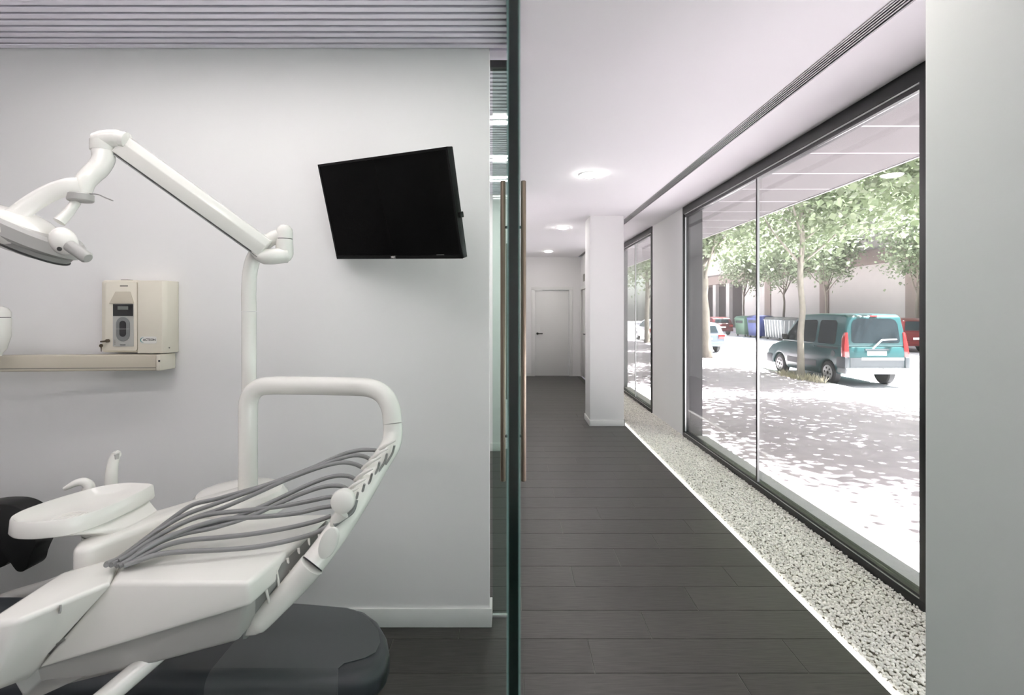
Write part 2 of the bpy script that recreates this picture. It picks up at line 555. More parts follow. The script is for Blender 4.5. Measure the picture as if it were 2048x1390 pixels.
# ---- window frames and panes
def window(name, y0, y1, mull, label):
    w = thing(name, (WX, (y0 + y1) / 2, 0.0), label, kind='structure')
    x0, x1 = WX - 0.012, WX + 0.058
    box('frame_top', x0, x1, y0, y1, 2.71, CEIL - 0.001, 'black_frame', w, bevel=0.002)
    box('bead', x0 + 0.004, x1, y0 + 0.06, y1 - 0.06, 2.70, 2.71, 'alu_bead', w)
    box('frame_top', x0 + 0.008, x1, y0 + 0.06, y1 - 0.06, 2.672, 2.70, 'black_frame', w)
    box('frame_bottom', x0, x1, y0, y1, -0.05, 0.046, 'black_frame', w, bevel=0.002)
    box('bead', x0 + 0.004, x1, y0 + 0.06, y1 - 0.06, 0.046, 0.052, 'alu_bead', w)
    box('frame_bottom', x0 + 0.008, x1, y0 + 0.06, y1 - 0.06, 0.052, 0.066, 'black_frame', w)
    box('frame_side', x0, x1, y0, y0 + 0.065, 0.046, 2.71, 'black_frame', w, bevel=0.002)
    box('frame_side', x0, x1, y1 - 0.045, y1, 0.046, 2.71, 'black_frame', w, bevel=0.002)
    ys = [y0 + 0.065] + list(mull) + [y1 - 0.045]
    for m_ in mull:
        box('mullion', x0 + 0.012, WX + 0.0175, m_ - 0.012, m_ + 0.012, 0.066, 2.672, 'black_frame', w)
        box('bead', x0 + 0.012, WX + 0.0175, m_ - 0.0155, m_ - 0.0121, 0.066, 2.672, 'alu_bead', w)
    box('bead', x0 + 0.014, WX + 0.0175, y1 - 0.0495, y1 - 0.0455, 0.066, 2.672, 'alu_bead', w)
    for a, b in zip(ys[:-1], ys[1:]):
        box('pane', WX + 0.018, WX + 0.028, a + 0.001, b - 0.001, 0.067, 2.671, 'pane_glass', w, smooth=0)
    return w
window('window_1', 2.557, 6.26, [4.39], 'large black-framed shop window facing the street')
window('window_4', -2.6, 2.2, [-0.2], 'large black-framed shop window beside the camera, unseen behind the near column, added to light the ceiling')  # unseen window, inferred from the bright ceiling and added to light it
window('window_2', 7.64, 10.3, [8.73], 'smaller black-framed window behind the white column')

# ---- glass sliding doors of the treatment rooms
def bar_handle(parent, d):
    for s in (-1, 1):
        x = 0.005 + s * 0.041
        h = lathe('handle', [(0.009, 0.85), (0.0105, 0.852), (0.0105, 2.048), (0.009, 2.05)], (x, d, 0), 'steel_bronze', parent, n=20)
        for z in (1.03, 1.865):
            tube('standoff', [(0.005 + s * 0.006, d, z), (x - s * 0.008, d, z)], 0.006, 'handle_dark', h, n=12)
def glass_door(name, y0, y1, hd, label):
    w = thing(name, (0.005, y0, 0), label, kind='structure')
    box('pane', -0.0045, 0.0072, y0 + 0.004, y1, 0.012, 2.77, 'door_glass', w, smooth=0)
    e = box('edge', -0.0032, 0.0060, y0, y0 + 0.004, 0.012, 2.77, 'edge_green', w)
    boxes('edge_bevel', [(-0.0045, -0.0032, y0, y0 + 0.004, 0.012, 2.77), (0.0060, 0.0072, y0, y0 + 0.004, 0.012, 2.77)], 'edge_bevel', e)
    bar_handle(w, hd)
    box('track', -0.018, 0.028, y0 - 0.02, y1, 2.772, CEIL, 'black_frame', w)
glass_door('door_1', 0.45, 2.44, 2.04, 'frameless glass door seen edge-on with long bar handles')
glass_door('door_4', 2.66, 5.5, 3.93, 'frameless glass door of the next treatment room')
g = thing('window_3', (-0.06, WALL_D + 0.08, 0), 'narrow fixed glass strip beside the television wall', kind='structure')
box('pane', -0.097, -0.012, WALL_D + 0.076, WALL_D + 0.084, 0.01, 2.742, 'door_glass', g, smooth=0)
box('clamp', -0.109, -0.022, WALL_D + 0.06, WALL_D + 0.1, 2.742, 2.778, 'black_frame', g)
box('head_rail', -0.11, -0.022, WALL_D + 0.002, WALL_D + 0.098, CEIL - 0.004, CEIL + 0.03, 'slat_metal', g)
box('clamp', -0.097, -0.012, WALL_D + 0.07, WALL_D + 0.09, 0.0, 0.01, 'alu_bead', g)

# ---- doors at the end
def hinged(name, x0, x1, d, label, axis='x'):
    w = thing(name, ((x0 + x1) / 2, d, 0) if axis == 'x' else (d, (x0 + x1) / 2, 0), label, kind='structure')
    def bx(nm, a0, a1, b0, b1, z0, z1, m, par=w, **k):
        if axis == 'x': return box(nm, a0, a1, d + b0, d + b1, z0, z1, m, par, **k)
        return box(nm, d + b0, d + b1, a0, a1, z0, z1, m, par, **k)
    bx('casing', x0 - 0.085, x0 - 0.002, -0.018, 0.0, 0, 2.0245, 'door_white', bevel=0.002)
    bx('casing', x1 + 0.002, x1 + 0.085, -0.018, 0.0, 0, 2.0245, 'door_white', bevel=0.002)
    bx('casing', x0 - 0.085, x1 + 0.085, -0.018, 0.0, 2.025, 2.10, 'door_white', bevel=0.002)
    lf = bx('leaf', x0, x1, 0.02, 0.06, 0.005, 2.02, 'door_white', bevel=0.002)
    return w, lf
d2, leaf2 = hinged('door_2', 0.541, 1.341, 12.0, 'white door with a dark lever handle at the corridor end')
h = lathe('handle', [(0.026, 0.0), (0.026, 0.012)], (0.60, 12.021, 1.0), 'handle_dark', leaf2, axis=(0, -1, 0), n=20)
tube('lever', [(0.60, 12.01, 1.0), (0.60, 11.965, 1.0), (0.615, 11.958, 1.0), (0.72, 11.958, 1.0)], 0.011, 'handle_dark', leaf2, n=10)
d3, leaf3 = hinged('door_3', 11.12, 11.88, 1.62, 'white side door seen at a slant beyond the column', axis='y')
tube('lever', [(1.66, 11.2, 1.02), (1.58, 11.2, 1.02), (1.58, 11.32, 1.02)], 0.011, 'handle_dark', leaf3, n=10)
sg = tag(box('door_plate', 1.612, 1.6195, 11.35, 11.55, 2.2, 2.36, 'print_grey'), 'small dark plate above the slanted side door', 'sign')

# ---- gravel strip and light line
tag(box('light_line', 1.519, 1.543, -3.0, 10.29, -0.02, 0.004, 'led_line'), 'thin glowing white line between the dark floor and the pebbles', 'light strip')
struct(box('floor_bay', 1.518, 1.62, 10.295, 12.0, -0.12, 0.0, 'floor_dark'), 'dark floor of the far bay')
struct(box('floor_gravel_bed', 1.543, 2.165, -3.0, 10.29, -0.12, -0.016, 'pebble_bed'), 'bed under the pebble strip')
def pebbles(x0, x1, y0, y1, sp, sub, r, name):
    nx = max(1, int((x1 - x0) / sp)); ny = int((y1 - y0) / sp)
    gx, gy = np.meshgrid(np.arange(nx), np.arange(ny))
    n = gx.size
    px = x0 + (gx.ravel() + 0.5 + 0.5 * (gy.ravel() % 2) + rng.uniform(-.38, .38, n)) * sp
    py = y0 + (gy.ravel() + 0.5 + rng.uniform(-.38, .38, n)) * sp
    ok = (px < x1 - 0.004) & (px > x0 + 0.004)
    px, py = px[ok], py[ok]; n = len(px)
    bm = bmesh.new(); bmesh.ops.create_icosphere(bm, subdivisions=sub, radius=1.0)
    bv = np.array([v.co[:] for v in bm.verts]); bf = np.array([[v.index for v in f.verts] for f in bm.faces]); bm.free()
    sc_ = rng.uniform(.75, 1.15, (n, 1)) * np.stack([rng.uniform(.8, 1.25, n), rng.uniform(.7, 1.0, n), rng.uniform(.55, .85, n)], 1) * r
    a = rng.uniform(0, 2 * PI, n); t = rng.uniform(-.5, .5, n)
    v = bv[None] * sc_[:, None]
    c, s = np.cos(t)[:, None], np.sin(t)[:, None]
    v = np.stack([v[..., 0] * c - v[..., 2] * s, v[..., 1], v[..., 0] * s + v[..., 2] * c], -1)
    c, s = np.cos(a)[:, None], np.sin(a)[:, None]
    v = np.stack([v[..., 0] * c - v[..., 1] * s, v[..., 0] * s + v[..., 1] * c, v[..., 2]], -1)
    pz = rng.uniform(-.012, .002, n)
    v = v + np.stack([px, py, pz], 1)[:, None]
    nv, nf = len(bv), len(bf)
    F = (bf[None] + (np.arange(n) * nv)[:, None, None]).reshape(-1, 3)
    v = v.reshape(-1, 3)
    lo = v[:, 0] < x0 + 0.001; v[lo, 0] = x0 + 0.001
    return v, F
def raw_mesh(name, v, F, m, smooth=True):
    me = bpy.data.meshes.new(name)
    k_ = F.shape[1]
    me.vertices.add(len(v)); me.vertices.foreach_set('co', v.astype(np.float32).ravel())
    me.loops.add(F.size); me.loops.foreach_set('vertex_index', F.astype(np.int32).ravel())
    me.polygons.add(len(F)); me.polygons.foreach_set('loop_start', np.arange(len(F), dtype=np.int32) * k_)
    if smooth: me.polygons.foreach_set('use_smooth', np.ones(len(F), bool))
    me.update(calc_edges=True); me.validate()
    me.materials.append(MATS[m])
    return me
v1, f1 = pebbles(1.546, WX + 0.03, 1.3, 4.4, 0.0135, 2, 0.0088, 'near')
v2, f2 = pebbles(1.546, WX + 0.03, 4.4, 10.28, 0.016, 1, 0.0112, 'far')
me = raw_mesh('pebble_gravel', np.concatenate([v1, v2]), np.concatenate([f1, f2 + len(v1)]), 'pebble')
po = bpy.data.objects.new('pebble_gravel', me); COL.objects.link(po)
tag(po, 'strip of small white pebbles along the foot of the windows', 'gravel', kind='stuff')

# ================================================================== OUTSIDE SHELL
GZ, RZ = -0.37, -0.47
struct(box('wall_outer_pier', WX + 0.061, 2.335, 6.255, 7.645, GZ - 0.1, 3.0, 'clad_dark'), 'dark cladding of the pier outside the glass')
struct(box('wall_outer_near', WX + 0.061, 2.335, -6.0, -2.61, GZ - 0.1, 3.0, 'clad_dark'), 'dark cladding outside, near side')
struct(box('wall_outer_far', WX + 0.061, 2.335, 10.295, 40.0, GZ - 0.1, 3.0, 'clad_dark'), 'dark cladding outside, far side')
struct(box('wall_outer_mid', WX + 0.061, 2.335, 2.21, 2.54, GZ - 0.1, 3.0, 'clad_dark'), 'dark cladding between the two large windows outside')
struct(boxes('wall_outer_lintel', [(WX + 0.061, 2.36, -2.6, 2.2, CEIL, 3.0), (WX + 0.061, 2.36, 2.54, 6.255, CEIL, 3.0), (WX + 0.061, 2.36, 7.645, 10.295, CEIL, 3.0)], 'clad_dark'), 'dark cladding over the windows outside')
struct(boxes('trim_1', [(WX + 0.06, 2.385, -2.6, 2.2, -0.05, 0.0), (WX + 0.06, 2.385, 2.54, 6.255, -0.05, 0.0), (WX + 0.06, 2.385, 7.645, 10.295, -0.05, 0.0)], 'sill_stone'), 'pale stone sill outside the windows')
struct(boxes('wall_outer_plinth', [(WX + 0.06, 2.37, -2.6, 2.2, GZ - 0.1, -0.05), (WX + 0.06, 2.37, 2.54, 6.255, GZ - 0.1, -0.05), (WX + 0.06, 2.37, 7.645, 10.295, GZ - 0.1, -0.05)], 'clad_dark'), 'dark plinth below the outside sill')
sf = struct(box('ceiling_soffit', 2.336, 3.85, -6.0, 40.0, 3.0025, 3.6, 'soffit_joint'), 'grey panelled soffit projecting over the pavement')
sp0 = None
for i in range(-12, 36):
    d = 4.06 + 0.70 * i
    if sp0 is None:
        sp0 = mk('soffit_panel', box_v(2.345, 3.838, 0.02, 0.68, 3.0, 3.002), BF, 'soffit_grey', sf, local=True)
        sp0.location = (0, d, 0)
    else:
        copy_part(sp0, sf, (0, d, 0))
struct(box('trim_2', 3.85, 3.875, -6.0, 40.0, 2.99, 3.6, 'soffit_joint'), 'pale edge of the soffit')
struct(box('pavement', 2.2, 8.25, -14.0, 95.0, GZ - 0.2, GZ, 'paving'), 'greyish pink pavement dappled with leaf shade')
struct(box('kerb', 8.25, 8.42, -14.0, 95.0, GZ - 0.2, GZ + 0.004, 'kerb_stone'), 'pale kerb along the street')
struct(box('road', 8.42, 20.3, -14.0, 95.0, RZ - 0.2, RZ, 'asphalt'), 'pale grey street')
struct(box('pavement_far', 20.3, 25.2, -14.0, 95.0, RZ - 0.2, RZ + 0.10, 'paving'), 'pavement across the street')
# ================================================================== TELEVISION
TVR = Matrix.Rotation(-0.535355, 3, 'Z') @ Matrix.Rotation(0.297493, 3, 'X') @ Matrix.Rotation(0.050387, 3, 'Y')
tv = thing('television', (-0.53827, 2.18408, CAM_H + 0.43709), 'black flat television tilted down from a wall bracket', 'television', rot=TVR)
W2, H2 = 0.365, 0.217
box('casing', -W2, W2, 0.002, 0.034, -H2, H2, 'tv_plastic', tv, bevel=0.003, local=True)
box('back_housing', -0.24, 0.24, 0.034, 0.05, -0.15, 0.13, 'tv_plastic', tv, bevel=0.006, local=True)
scr = box('screen', -W2 + 0.010, W2 - 0.010, -0.0005, 0.0025, -H2 + 0.016, H2 - 0.010, 'tv_screen', tv, local=True)
boxes('bezel', [(-W2, W2, -0.002, 0.002, H2 - 0.010, H2), (-W2, W2, -0.002, 0.002, -H2, -H2 + 0.015), (-W2, -W2 + 0.010, -0.002, 0.002, -H2, H2), (W2 - 0.010, W2, -0.002, 0.002, -H2, H2)], 'tv_plastic', tv, local=True)
text('logo', 'NEC', 0.013, (-0.006, -0.0025, -H2 + 0.0075), (1, 0, 0), (0, 0, 1), 'print_white', tv, extrude=0.0003, bold=True, local=True)
box('status_strip', 0.235, 0.275, -0.0025, -0.0015, -H2 + 0.0155, -H2 + 0.0175, 'plastic_grey', tv, local=True)
box('side_knob', W2 + 0.0005, W2 + 0.012, 0.006, 0.03, -0.055, -0.032, 'tv_plastic', tv, bevel=0.002, local=True)
box('mount_plate', -0.1, 0.1, 0.05, 0.058, -0.1, 0.1, 'tv_plastic', tv, local=True)
wc = Vector((-0.48, WALL_D, CAM_H + 0.40))
tube('bracket_arm', [TVR @ Vector((0, 0.055, 0)) + Vector((-0.53827, 2.18408, CAM_H + 0.43709)), (-0.46, 2.33, CAM_H + 0.41), wc - Vector((0, 0.012, 0))], 0.018, 'tv_plastic', tv, n=10)
box('wall_plate', wc.x - 0.06, wc.x + 0.06, WALL_D - 0.014, WALL_D - 0.001, wc.z - 0.12, wc.z + 0.12, 'tv_plastic', tv, bevel=0.003)

# ================================================================== X-RAY CONTROL BOX ON THE WALL
DB = 2.39
def vx(p): return (p - CX) * DB / F_PX
def vz(p): return CAM_H - (p - CY) * DB / F_PX
xb = thing('x_ray_control', (vx(269), WALL_D, vz(708)), 'cream wall-mounted control box with a keypad and a black display', 'control box')
# left body, rounded top corners
def rrect(x0, x1, z0, z1, r, n=6, corners=(1, 1, 1, 1)):
    out = []
    for (cx, cz, a0, on) in ((x1 - r, z1 - r, 0, corners[0]), (x0 + r, z1 - r, 90, corners[1]), (x0 + r, z0 + r, 180, corners[2]), (x1 - r, z0 + r, 270, corners[3])):
        if on:
            for i in range(n + 1):
                a = math.radians(a0 + 90 * i / n)
                out.append((cx + r * math.cos(a), cz + r * math.sin(a)))
        else:
            sx = 1 if a0 in (0, 270) else -1; sz = 1 if a0 in (0, 90) else -1
            out.append((cx + sx * r, cz + sz * r))
    return out
pl = rrect(vx(200), vx(274.5), vz(705), vz(560), 0.016, corners=(0, 1, 1, 0))
slab('body', [(x, DB + 0.008, z) for x, z in pl], (0, WALL_D - DB - 0.009, 0), 'plastic_cream', xb, bevel=0.005)
box('side_wing', vx(199), vx(206), DB + 0.016, WALL_D - 0.001, vz(703), vz(611), 'plastic_beige', xb, bevel=0.003)
pf = rrect(vx(209), vx(274), vz(702), vz(563), 0.012)
fp = slab('front_panel', [(x, DB, z) for x, z in pf], (0, 0.008, 0), 'plastic_cream', xb, bevel=0.003)
# sloping recess over the display
slab('display_hood', [(vx(231), DB - 0.0015, vz(583)), (vx(261), DB - 0.0015, vz(583)), (vx(268.5), DB - 0.006, vz(607)), (vx(220), DB - 0.006, vz(607))], (0, 0.006, 0), 'plastic_beige', xb, bevel=0.001)
kp = box('keypad', vx(226.5), vx(267.5), DB - 0.0025, DB - 0.0002, vz(693), vz(608), 'silver_panel', xb)
box('display', vx(227.5), vx(267), DB - 0.0045, DB - 0.0026, vz(632), vz(608.5), 'display_black', kp)
box('lcd', vx(237), vx(258), DB - 0.0058, DB - 0.0046, vz(619.5), vz(612.5), 'lcd_grey', kp)
def stadium(cx, z0, z1, hw, n=14):
    out = []
    for i in range(n + 1): a = PI * i / n; out.append((cx + hw * math.cos(a), z1 - hw + hw * math.sin(a)))
    for i in range(n + 1): a = PI + PI * i / n; out.append((cx + hw * math.cos(a), z0 + hw + hw * math.sin(a)))
    return out
cxk = vx(247)
slab('key_ring', [(x, DB - 0.0042, z) for x, z in stadium(cxk, vz(682.5), vz(634), vx(260.5) - cxk)], (0, 0.0016, 0), 'keypad_grey', kp)
slab('key_pad_core', [(x, DB - 0.0055, z) for x, z in stadium(cxk, vz(673.5), vz(641.5), vx(253.5) - cxk)], (0, 0.0012, 0), 'display_black', kp)
box('key_divider', vx(233.5), vx(260.5), DB - 0.0062, DB - 0.0056, vz(658.2), vz(657.4), 'silver_panel', kp)
for i in range(4):
    box('key_mark', vx(228.5), vx(232), DB - 0.0032, DB - 0.0026, vz(681 + i * 2.6), vz(680 + i * 2.6), 'print_grey', kp)
box('name_print', vx(241), vx(252), DB - 0.0032, DB - 0.0026, vz(690.4), vz(689.2), 'print_black', kp)
box('maker_print', vx(240), vx(256), DB - 0.0006, DB - 0.0001, vz(573), vz(570.6), 'print_grey', fp)
# right body with rounded outer corner
pr = [(vx(277), DB - 0.006), (vx(316), DB - 0.006), (vx(325), DB - 0.002), (vx(331), DB + 0.012), (vx(333.5), DB + 0.04), (vx(334), WALL_D - 0.001), (vx(277), WALL_D - 0.001)]
slab('generator_cover', [(x, y, vz(706.5)) for x, y in pr], (0, 0, vz(561) - vz(706.5)), 'plastic_cream', xb, bevel=0.003)
lp = slab('logo_plate', [(x, DB - 0.0075, z) for x, z in rrect(vx(283), vx(315), vz(687), vz(673), 0.006)], (0, 0.0014, 0), 'plastic_white', xb)
text('maker_name', 'ACTEON', 0.0145, (vx(301), DB - 0.0078, vz(679.6)), (1, 0, 0), (0, 0, 1), 'print_black', lp, extrude=0.0003, bold=True)
sw = [(vx(291 - 6 * math.sin(a) - 1.5), DB - 0.0078, vz(679.8 - 4.8 * math.cos(a))) for a in [PI * i / 12 for i in range(13)]]
tube('swoosh', sw, [0.0005 + 0.0016 * math.sin(PI * i / 12) for i in range(13)], 'print_teal', lp, n=6)
lathe('screw', [(0.0035, 0), (0.0035, 0.002)], (vx(332.5), DB + 0.02, vz(696)), 'print_grey', xb, axis=(1, 0, 0), n=12)
box('top_clip', vx(232), vx(247), DB + 0.03, DB + 0.06, vz(560), vz(558.2), 'print_grey', xb)
# keys hanging from the lock
kx = vx(211)
lathe('lock', [(0.008, 0), (0.008, 0.01), (0.005, 0.012)], (vx(217), DB - 0.001, vz(681.5)), 'brass_dark', xb, axis=(0, -1, 0), n=16)
tube('key', [(vx(215), DB - 0.012, vz(682)), (vx(206), DB - 0.014, vz(683))], 0.004, 'brass_dark', xb, n=8)
lathe('key_bow', [(0.008, -0.001), (0.0085, 0), (0.008, 0.001)], (vx(207), DB - 0.014, vz(691)), 'brass_dark', xb, axis=(0.2, -1, 0), n=16)
slab('key_blade', [(vx(206), DB - 0.015, vz(694)), (vx(208.4), DB - 0.015, vz(694)), (vx(207.6), DB - 0.015, vz(703)), (vx(206.8), DB - 0.015, vz(703))], (0, 0.002, 0), 'brass_dark', xb)

# horizontal x-ray arm under it
xa = thing('x_ray_machine', (vx(300), WALL_D, vz(727)), 'long horizontal cream arm fixed to the wall under the control box', 'x-ray machine')
L0, L1 = V(-330, 713.5, 2.27), V(312, 709.5, 2.37)
M0, M1 = V(-330, 746.5, 2.27), V(312, 741.5, 2.37)
bk = Vector((0, 0.06, 0))
v = [L0, L1, M1, M0]
mk('bar', [*(v), *[p + bk for p in v]], [(0, 1, 2, 3), (4, 5, 6, 7), (0, 1, 5, 4), (1, 2, 6, 5), (2, 3, 7, 6), (3, 0, 4, 7)], 'plastic_beige', xa, bevel=0.006, seg=3)
g0, g1 = V(-330, 739.6, 2.2695), V(311, 734.6, 2.3695)
g2, g3 = V(311, 736.2, 2.3695), V(-330, 741.4, 2.2695)
slab('groove', [g0, g1, g2, g3], (0, 0.002, 0), 'print_grey', xa)
e0 = V(312.5, 709, 2.368); e1 = V(322.5, 741.5, 2.372)
box('end_cap', e0.x, e1.x, e0.y - 0.004, WALL_D - 0.001, e1.z, e0.z, 'plastic_cream', xa, bevel=0.006, seg=3)
box('wall_foot', vx(285), vx(318), 2.43, WALL_D - 0.001, vz(741), vz(712), 'plastic_beige', xa)
sq = V(318, 722, 2.363); box('screw_hole', sq.x - 0.003, sq.x + 0.003, sq.y - 0.001, sq.y + 0.004, sq.z - 0.004, sq.z + 0.004, 'print_black', xa)
# upright joint of the x-ray head, cut by the frame
J = V(-6, 660, 2.25)
s_ = 2.25 / F_PX
prof = [(0.001, 48 * s_), (10 * s_, 47 * s_), (17 * s_, 43 * s_), (21 * s_, 36 * s_), (21.5 * s_, 26 * s_)]
lathe('joint_cap', prof, J, 'plastic_white', xa, n=28)
lathe('joint_body', [(21.5 * s_, 24.5 * s_), (22 * s_, 20 * s_), (21.5 * s_, -12 * s_), (15 * s_, -38 * s_), (9 * s_, -46 * s_), (8 * s_, -52 * s_)], J, 'plastic_white', xa, n=28)
lathe('joint_gap', [(20.5 * s_, 26.5 * s_), (20.5 * s_, 24 * s_)], J, 'rubber_dark', xa, n=28)

# ================================================================== OPERATING LAMP
lp_base = V(498, 975, 1.84)
lamp = thing('operating_lamp', (lp_base.x, lp_base.y, lp_base.z), 'white dental operating lamp on a pole with a long sloping arm', 'lamp')
PD = 1.84
pole = [V(498, 984, PD), V(498, 624, PD)]
tube('pole', pole, 0.0245, 'plastic_white', lamp, n=24)
up = smooth_path([(*V(498, 622.8, PD),), (*V(497.5, 585, PD),), (*V(500, 545, PD),), (*V(508, 515, PD),), (*V(526, 490, PD),), (*V(548, 475, PD),), (*V(568, 471, PD),)], 6)
tube('pole_bend', up, 0.0245, 'plastic_white', lamp, n=24)
q = PD / F_PX
c = V(569, 478, PD)
lathe('joint_cap', [(15.5 * q, 0.5 * q), (15.5 * q, 14 * q), (14 * q, 21 * q), (9 * q, 27 * q), (0.002, 29 * q)], c, 'plastic_white', lamp, n=32)
lathe('joint_gap', [(14.6 * q, -1.2 * q), (14.6 * q, 0.6 * q)], c, 'rubber_dark', lamp, n=32)
lathe('joint_body', [(15.5 * q, -1 * q), (16.5 * q, -20 * q), (16.5 * q, -30 * q), (15.5 * q, -35 * q), (11 * q, -42 * q), (4 * q, -46 * q)], c, 'plastic_white', lamp, n=32)
# knuckle between joint and arm
kn = [V(512, 505, 1.80), V(525, 512, 1.80), V(545, 513, 1.81), V(563, 511, 1.83), V(573, 510, 1.84)]
tube('arm_knuckle', smooth_path(kn, 5), [(0.012 + 0.016 * min(1, i / 6), 0.030) for i in range(21)], 'plastic_white', lamp, n=20)
# spring arm: a closed beam with chamfered top
A, B = V(531, 497, 1.795), V(243, 289, 1.66)
ax = (B - A).normalized()
nrm = Vector((0, 1, 0)); nrm = (nrm - ax * nrm.dot(ax)).normalized()
upv = nrm.cross(ax).normalized()
if upv.z < 0: upv = -upv
def beam(name, a, b, sec, m, parent, **k):
    rings = [[p + nrm * s + upv * t for s, t in sec] for p in (a, b)]
    return loft(name, rings, m, parent, **k)
sec = [(-0.026, -0.031), (-0.026, 0.012), (-0.010, 0.034), (0.016, 0.034), (0.026, 0.02), (0.026, -0.031)]
beam('spring_arm', A, B, sec, 'plastic_white', lamp, bevel=0.003)
sec2 = [(-0.0265, -0.0375), (-0.0265, -0.0345), (0.024, -0.0345), (0.024, -0.0375)]
beam('cover_seam', A, B, sec2, 'plastic_mid', lamp)
# elbow head
hd = [V(258, 283, 1.655), V(240, 279, 1.65), V(220, 279, 1.645), V(203, 282, 1.64), V(192, 286, 1.64)]
tube('elbow', smooth_path(hd, 5), [(0.012, 0.018)] + [(0.027, 0.032)] * 4 + [(0.030, 0.034)] * 10 + [(0.029, 0.032)] * 3 + [(0.024, 0.027), (0.016, 0.02), (0.008, 0.01)], 'plastic_white', lamp, n=24)
q2 = 1.64 / F_PX
ec = V(205, 302, 1.64)
lathe('elbow_socket', [(21 * q2, 20 * q2), (21 * q2, 1 * q2), (20.5 * q2, 0)], ec, 'plastic_white', lamp, n=32)
v = smooth_path([tuple(V(206, 303.5, 1.64)), tuple(V(207, 318, 1.635)), tuple(V(197, 336, 1.62)), tuple(V(182, 350, 1.60)), tuple(V(170, 364, 1.585)), tuple(V(166, 378, 1.58)), tuple(V(166, 387, 1.58))], 6)
N_ = len(v)
tube('wrist', v, [0.031 - 0.008 * (i / (N_ - 1)) ** 2 for i in range(N_)], 'plastic_white', lamp, n=24)
gb = V(161, 394.5, 1.57)
lathe('swivel', [(0.031, 0.011), (0.034, 0.008), (0.034, -0.010), (0.031, -0.013)], gb, 'plastic_grey', lamp, n=28)
tube('brake_lever', smooth_path([tuple(V(180, 387.5, 1.56)), tuple(V(196, 389, 1.55)), tuple(V(210, 395, 1.545)), tuple(V(226, 401.5, 1.54))], 5), 0.0018, 'plastic_mid', lamp, n=8)
# yoke band and strut
yk = smooth_path([tuple(V(158, 372, 1.56)), tuple(V(135, 374, 1.545)), tuple(V(100, 386, 1.53)), tuple(V(62, 408, 1.51)), tuple(V(28, 432, 1.49)), tuple(V(-20, 452, 1.46))], 6)
tube('yoke', yk, [(0.026, 0.011)] * len(yk), 'plastic_white', lamp, n=16)
tube('strut', [V(152, 404, 1.565), V(138, 424, 1.55), V(118, 444, 1.53)], [0.013, 0.014, 0.017], 'plastic_white', lamp, n=16)
# head: reflector housing, rim plate, front glass, ball joint and handle
head = ellipsoid('lamp_head', V(38, 462, 1.53), (0.115, 0.10, 0.062), 'plastic_white', lamp, rot=Euler((0.0, math.radians(24), 0)))
pA, pB = V(-120, 395, 1.46), V(112, 505, 1.47)
dirv = (pB - pA).normalized(); upn = Vector((0, 1, 0)).cross(dirv).normalized()
if upn.z < 0: upn = -upn
L_ = (pB - pA).length
ring = []
for i in range(36):
    a = 2 * PI * i / 36
    ring.append((math.copysign(abs(math.cos(a)) ** 0.8, math.cos(a)), math.sin(a)))
cc = (pA + pB) / 2 + Vector((0, 0.07, 0))
rims = []
for (s, t) in ((0.92, 0.026), (1.0, 0.016), (1.0, -0.016), (0.9, -0.026)):
    rims.append([cc + dirv * (u * L_ / 2 * s) + Vector((0, w * 0.10 * s, 0)) + upn * t for u, w in ring])
loft('rim', rims, 'plastic_grey', lamp)
rims = []
for (s, t) in ((0.90, -0.026), (0.86, -0.044), (0.5, -0.060)):
    rims.append([cc + dirv * (u * L_ / 2 * s) + Vector((0, w * 0.095 * s, 0)) + upn * t for u, w in ring])
loft('reflector', rims, 'plastic_mid', lamp)
tube('reflector_seam', [cc + dirv * (u * L_ / 2 * 0.865) + Vector((0, w * 0.083, 0)) - upn * 0.044 for u, w in ring + ring[:1]], 0.003, 'rubber_dark', lamp, n=8)
bc = V(127, 482, 1.50)
ellipsoid('ball_joint', bc, (0.034, 0.034, 0.042), 'plastic_white', lamp, rot=Euler((0, math.radians(-20), 0)))
lathe('ball_screw', [(0.006, 0), (0.006, 0.004)], V(120, 498, 1.465), 'rubber_dark', lamp, axis=(0.1, -1, 0), n=12)
h0, h1 = V(140, 492, 1.49), V(176, 517, 1.48)
tube('handle', [h0, h0.lerp(h1, 0.9), h1], [0.0175, 0.0175, 0.013], 'plastic_grey', lamp, n=20)

# ================================================================== DELIVERY UNIT (table, arch, hoses)
TZ = 0.88
unit = thing('delivery_unit', (-0.9, 1.6, 0.0), 'white dental delivery table with a tubular arch and grey instrument hoses', 'dental unit')
# main table
topp = [(-0.630, 1.221, TZ), (-0.957, 1.2255, TZ), (-1.02, 1.335, TZ), (-1.0, 1.60, TZ), (-0.575, 1.64, TZ)]
botp = [(-0.628, 1.226, 0.820), tuple(V(66, 1345, 1.205)), (-1.09, 1.33, 0.72), (-1.0, 1.60, 0.80), (-0.58, 1.62, 0.82)]
loft('table', [topp, botp], 'plastic_white', unit, bevel=0.012, seg=3)
tb = [(-0.9585, 1.2242, TZ), (-1.036, 1.072, TZ), (-1.105, 1.062, TZ), (-1.125, 1.27, TZ), (-1.055, 1.345, TZ), (-1.022, 1.335, TZ)]
bb = [tuple(V(64, 1346, 1.203)), tuple(V(-30, 1392, 1.07)), (-1.16, 1.06, 0.715), (-1.18, 1.27, 0.70), (-1.14, 1.345, 0.70), (-1.095, 1.33, 0.72)]
loft('hinge_cover', [tb, bb], 'plastic_white', unit, bevel=0.014, seg=4)
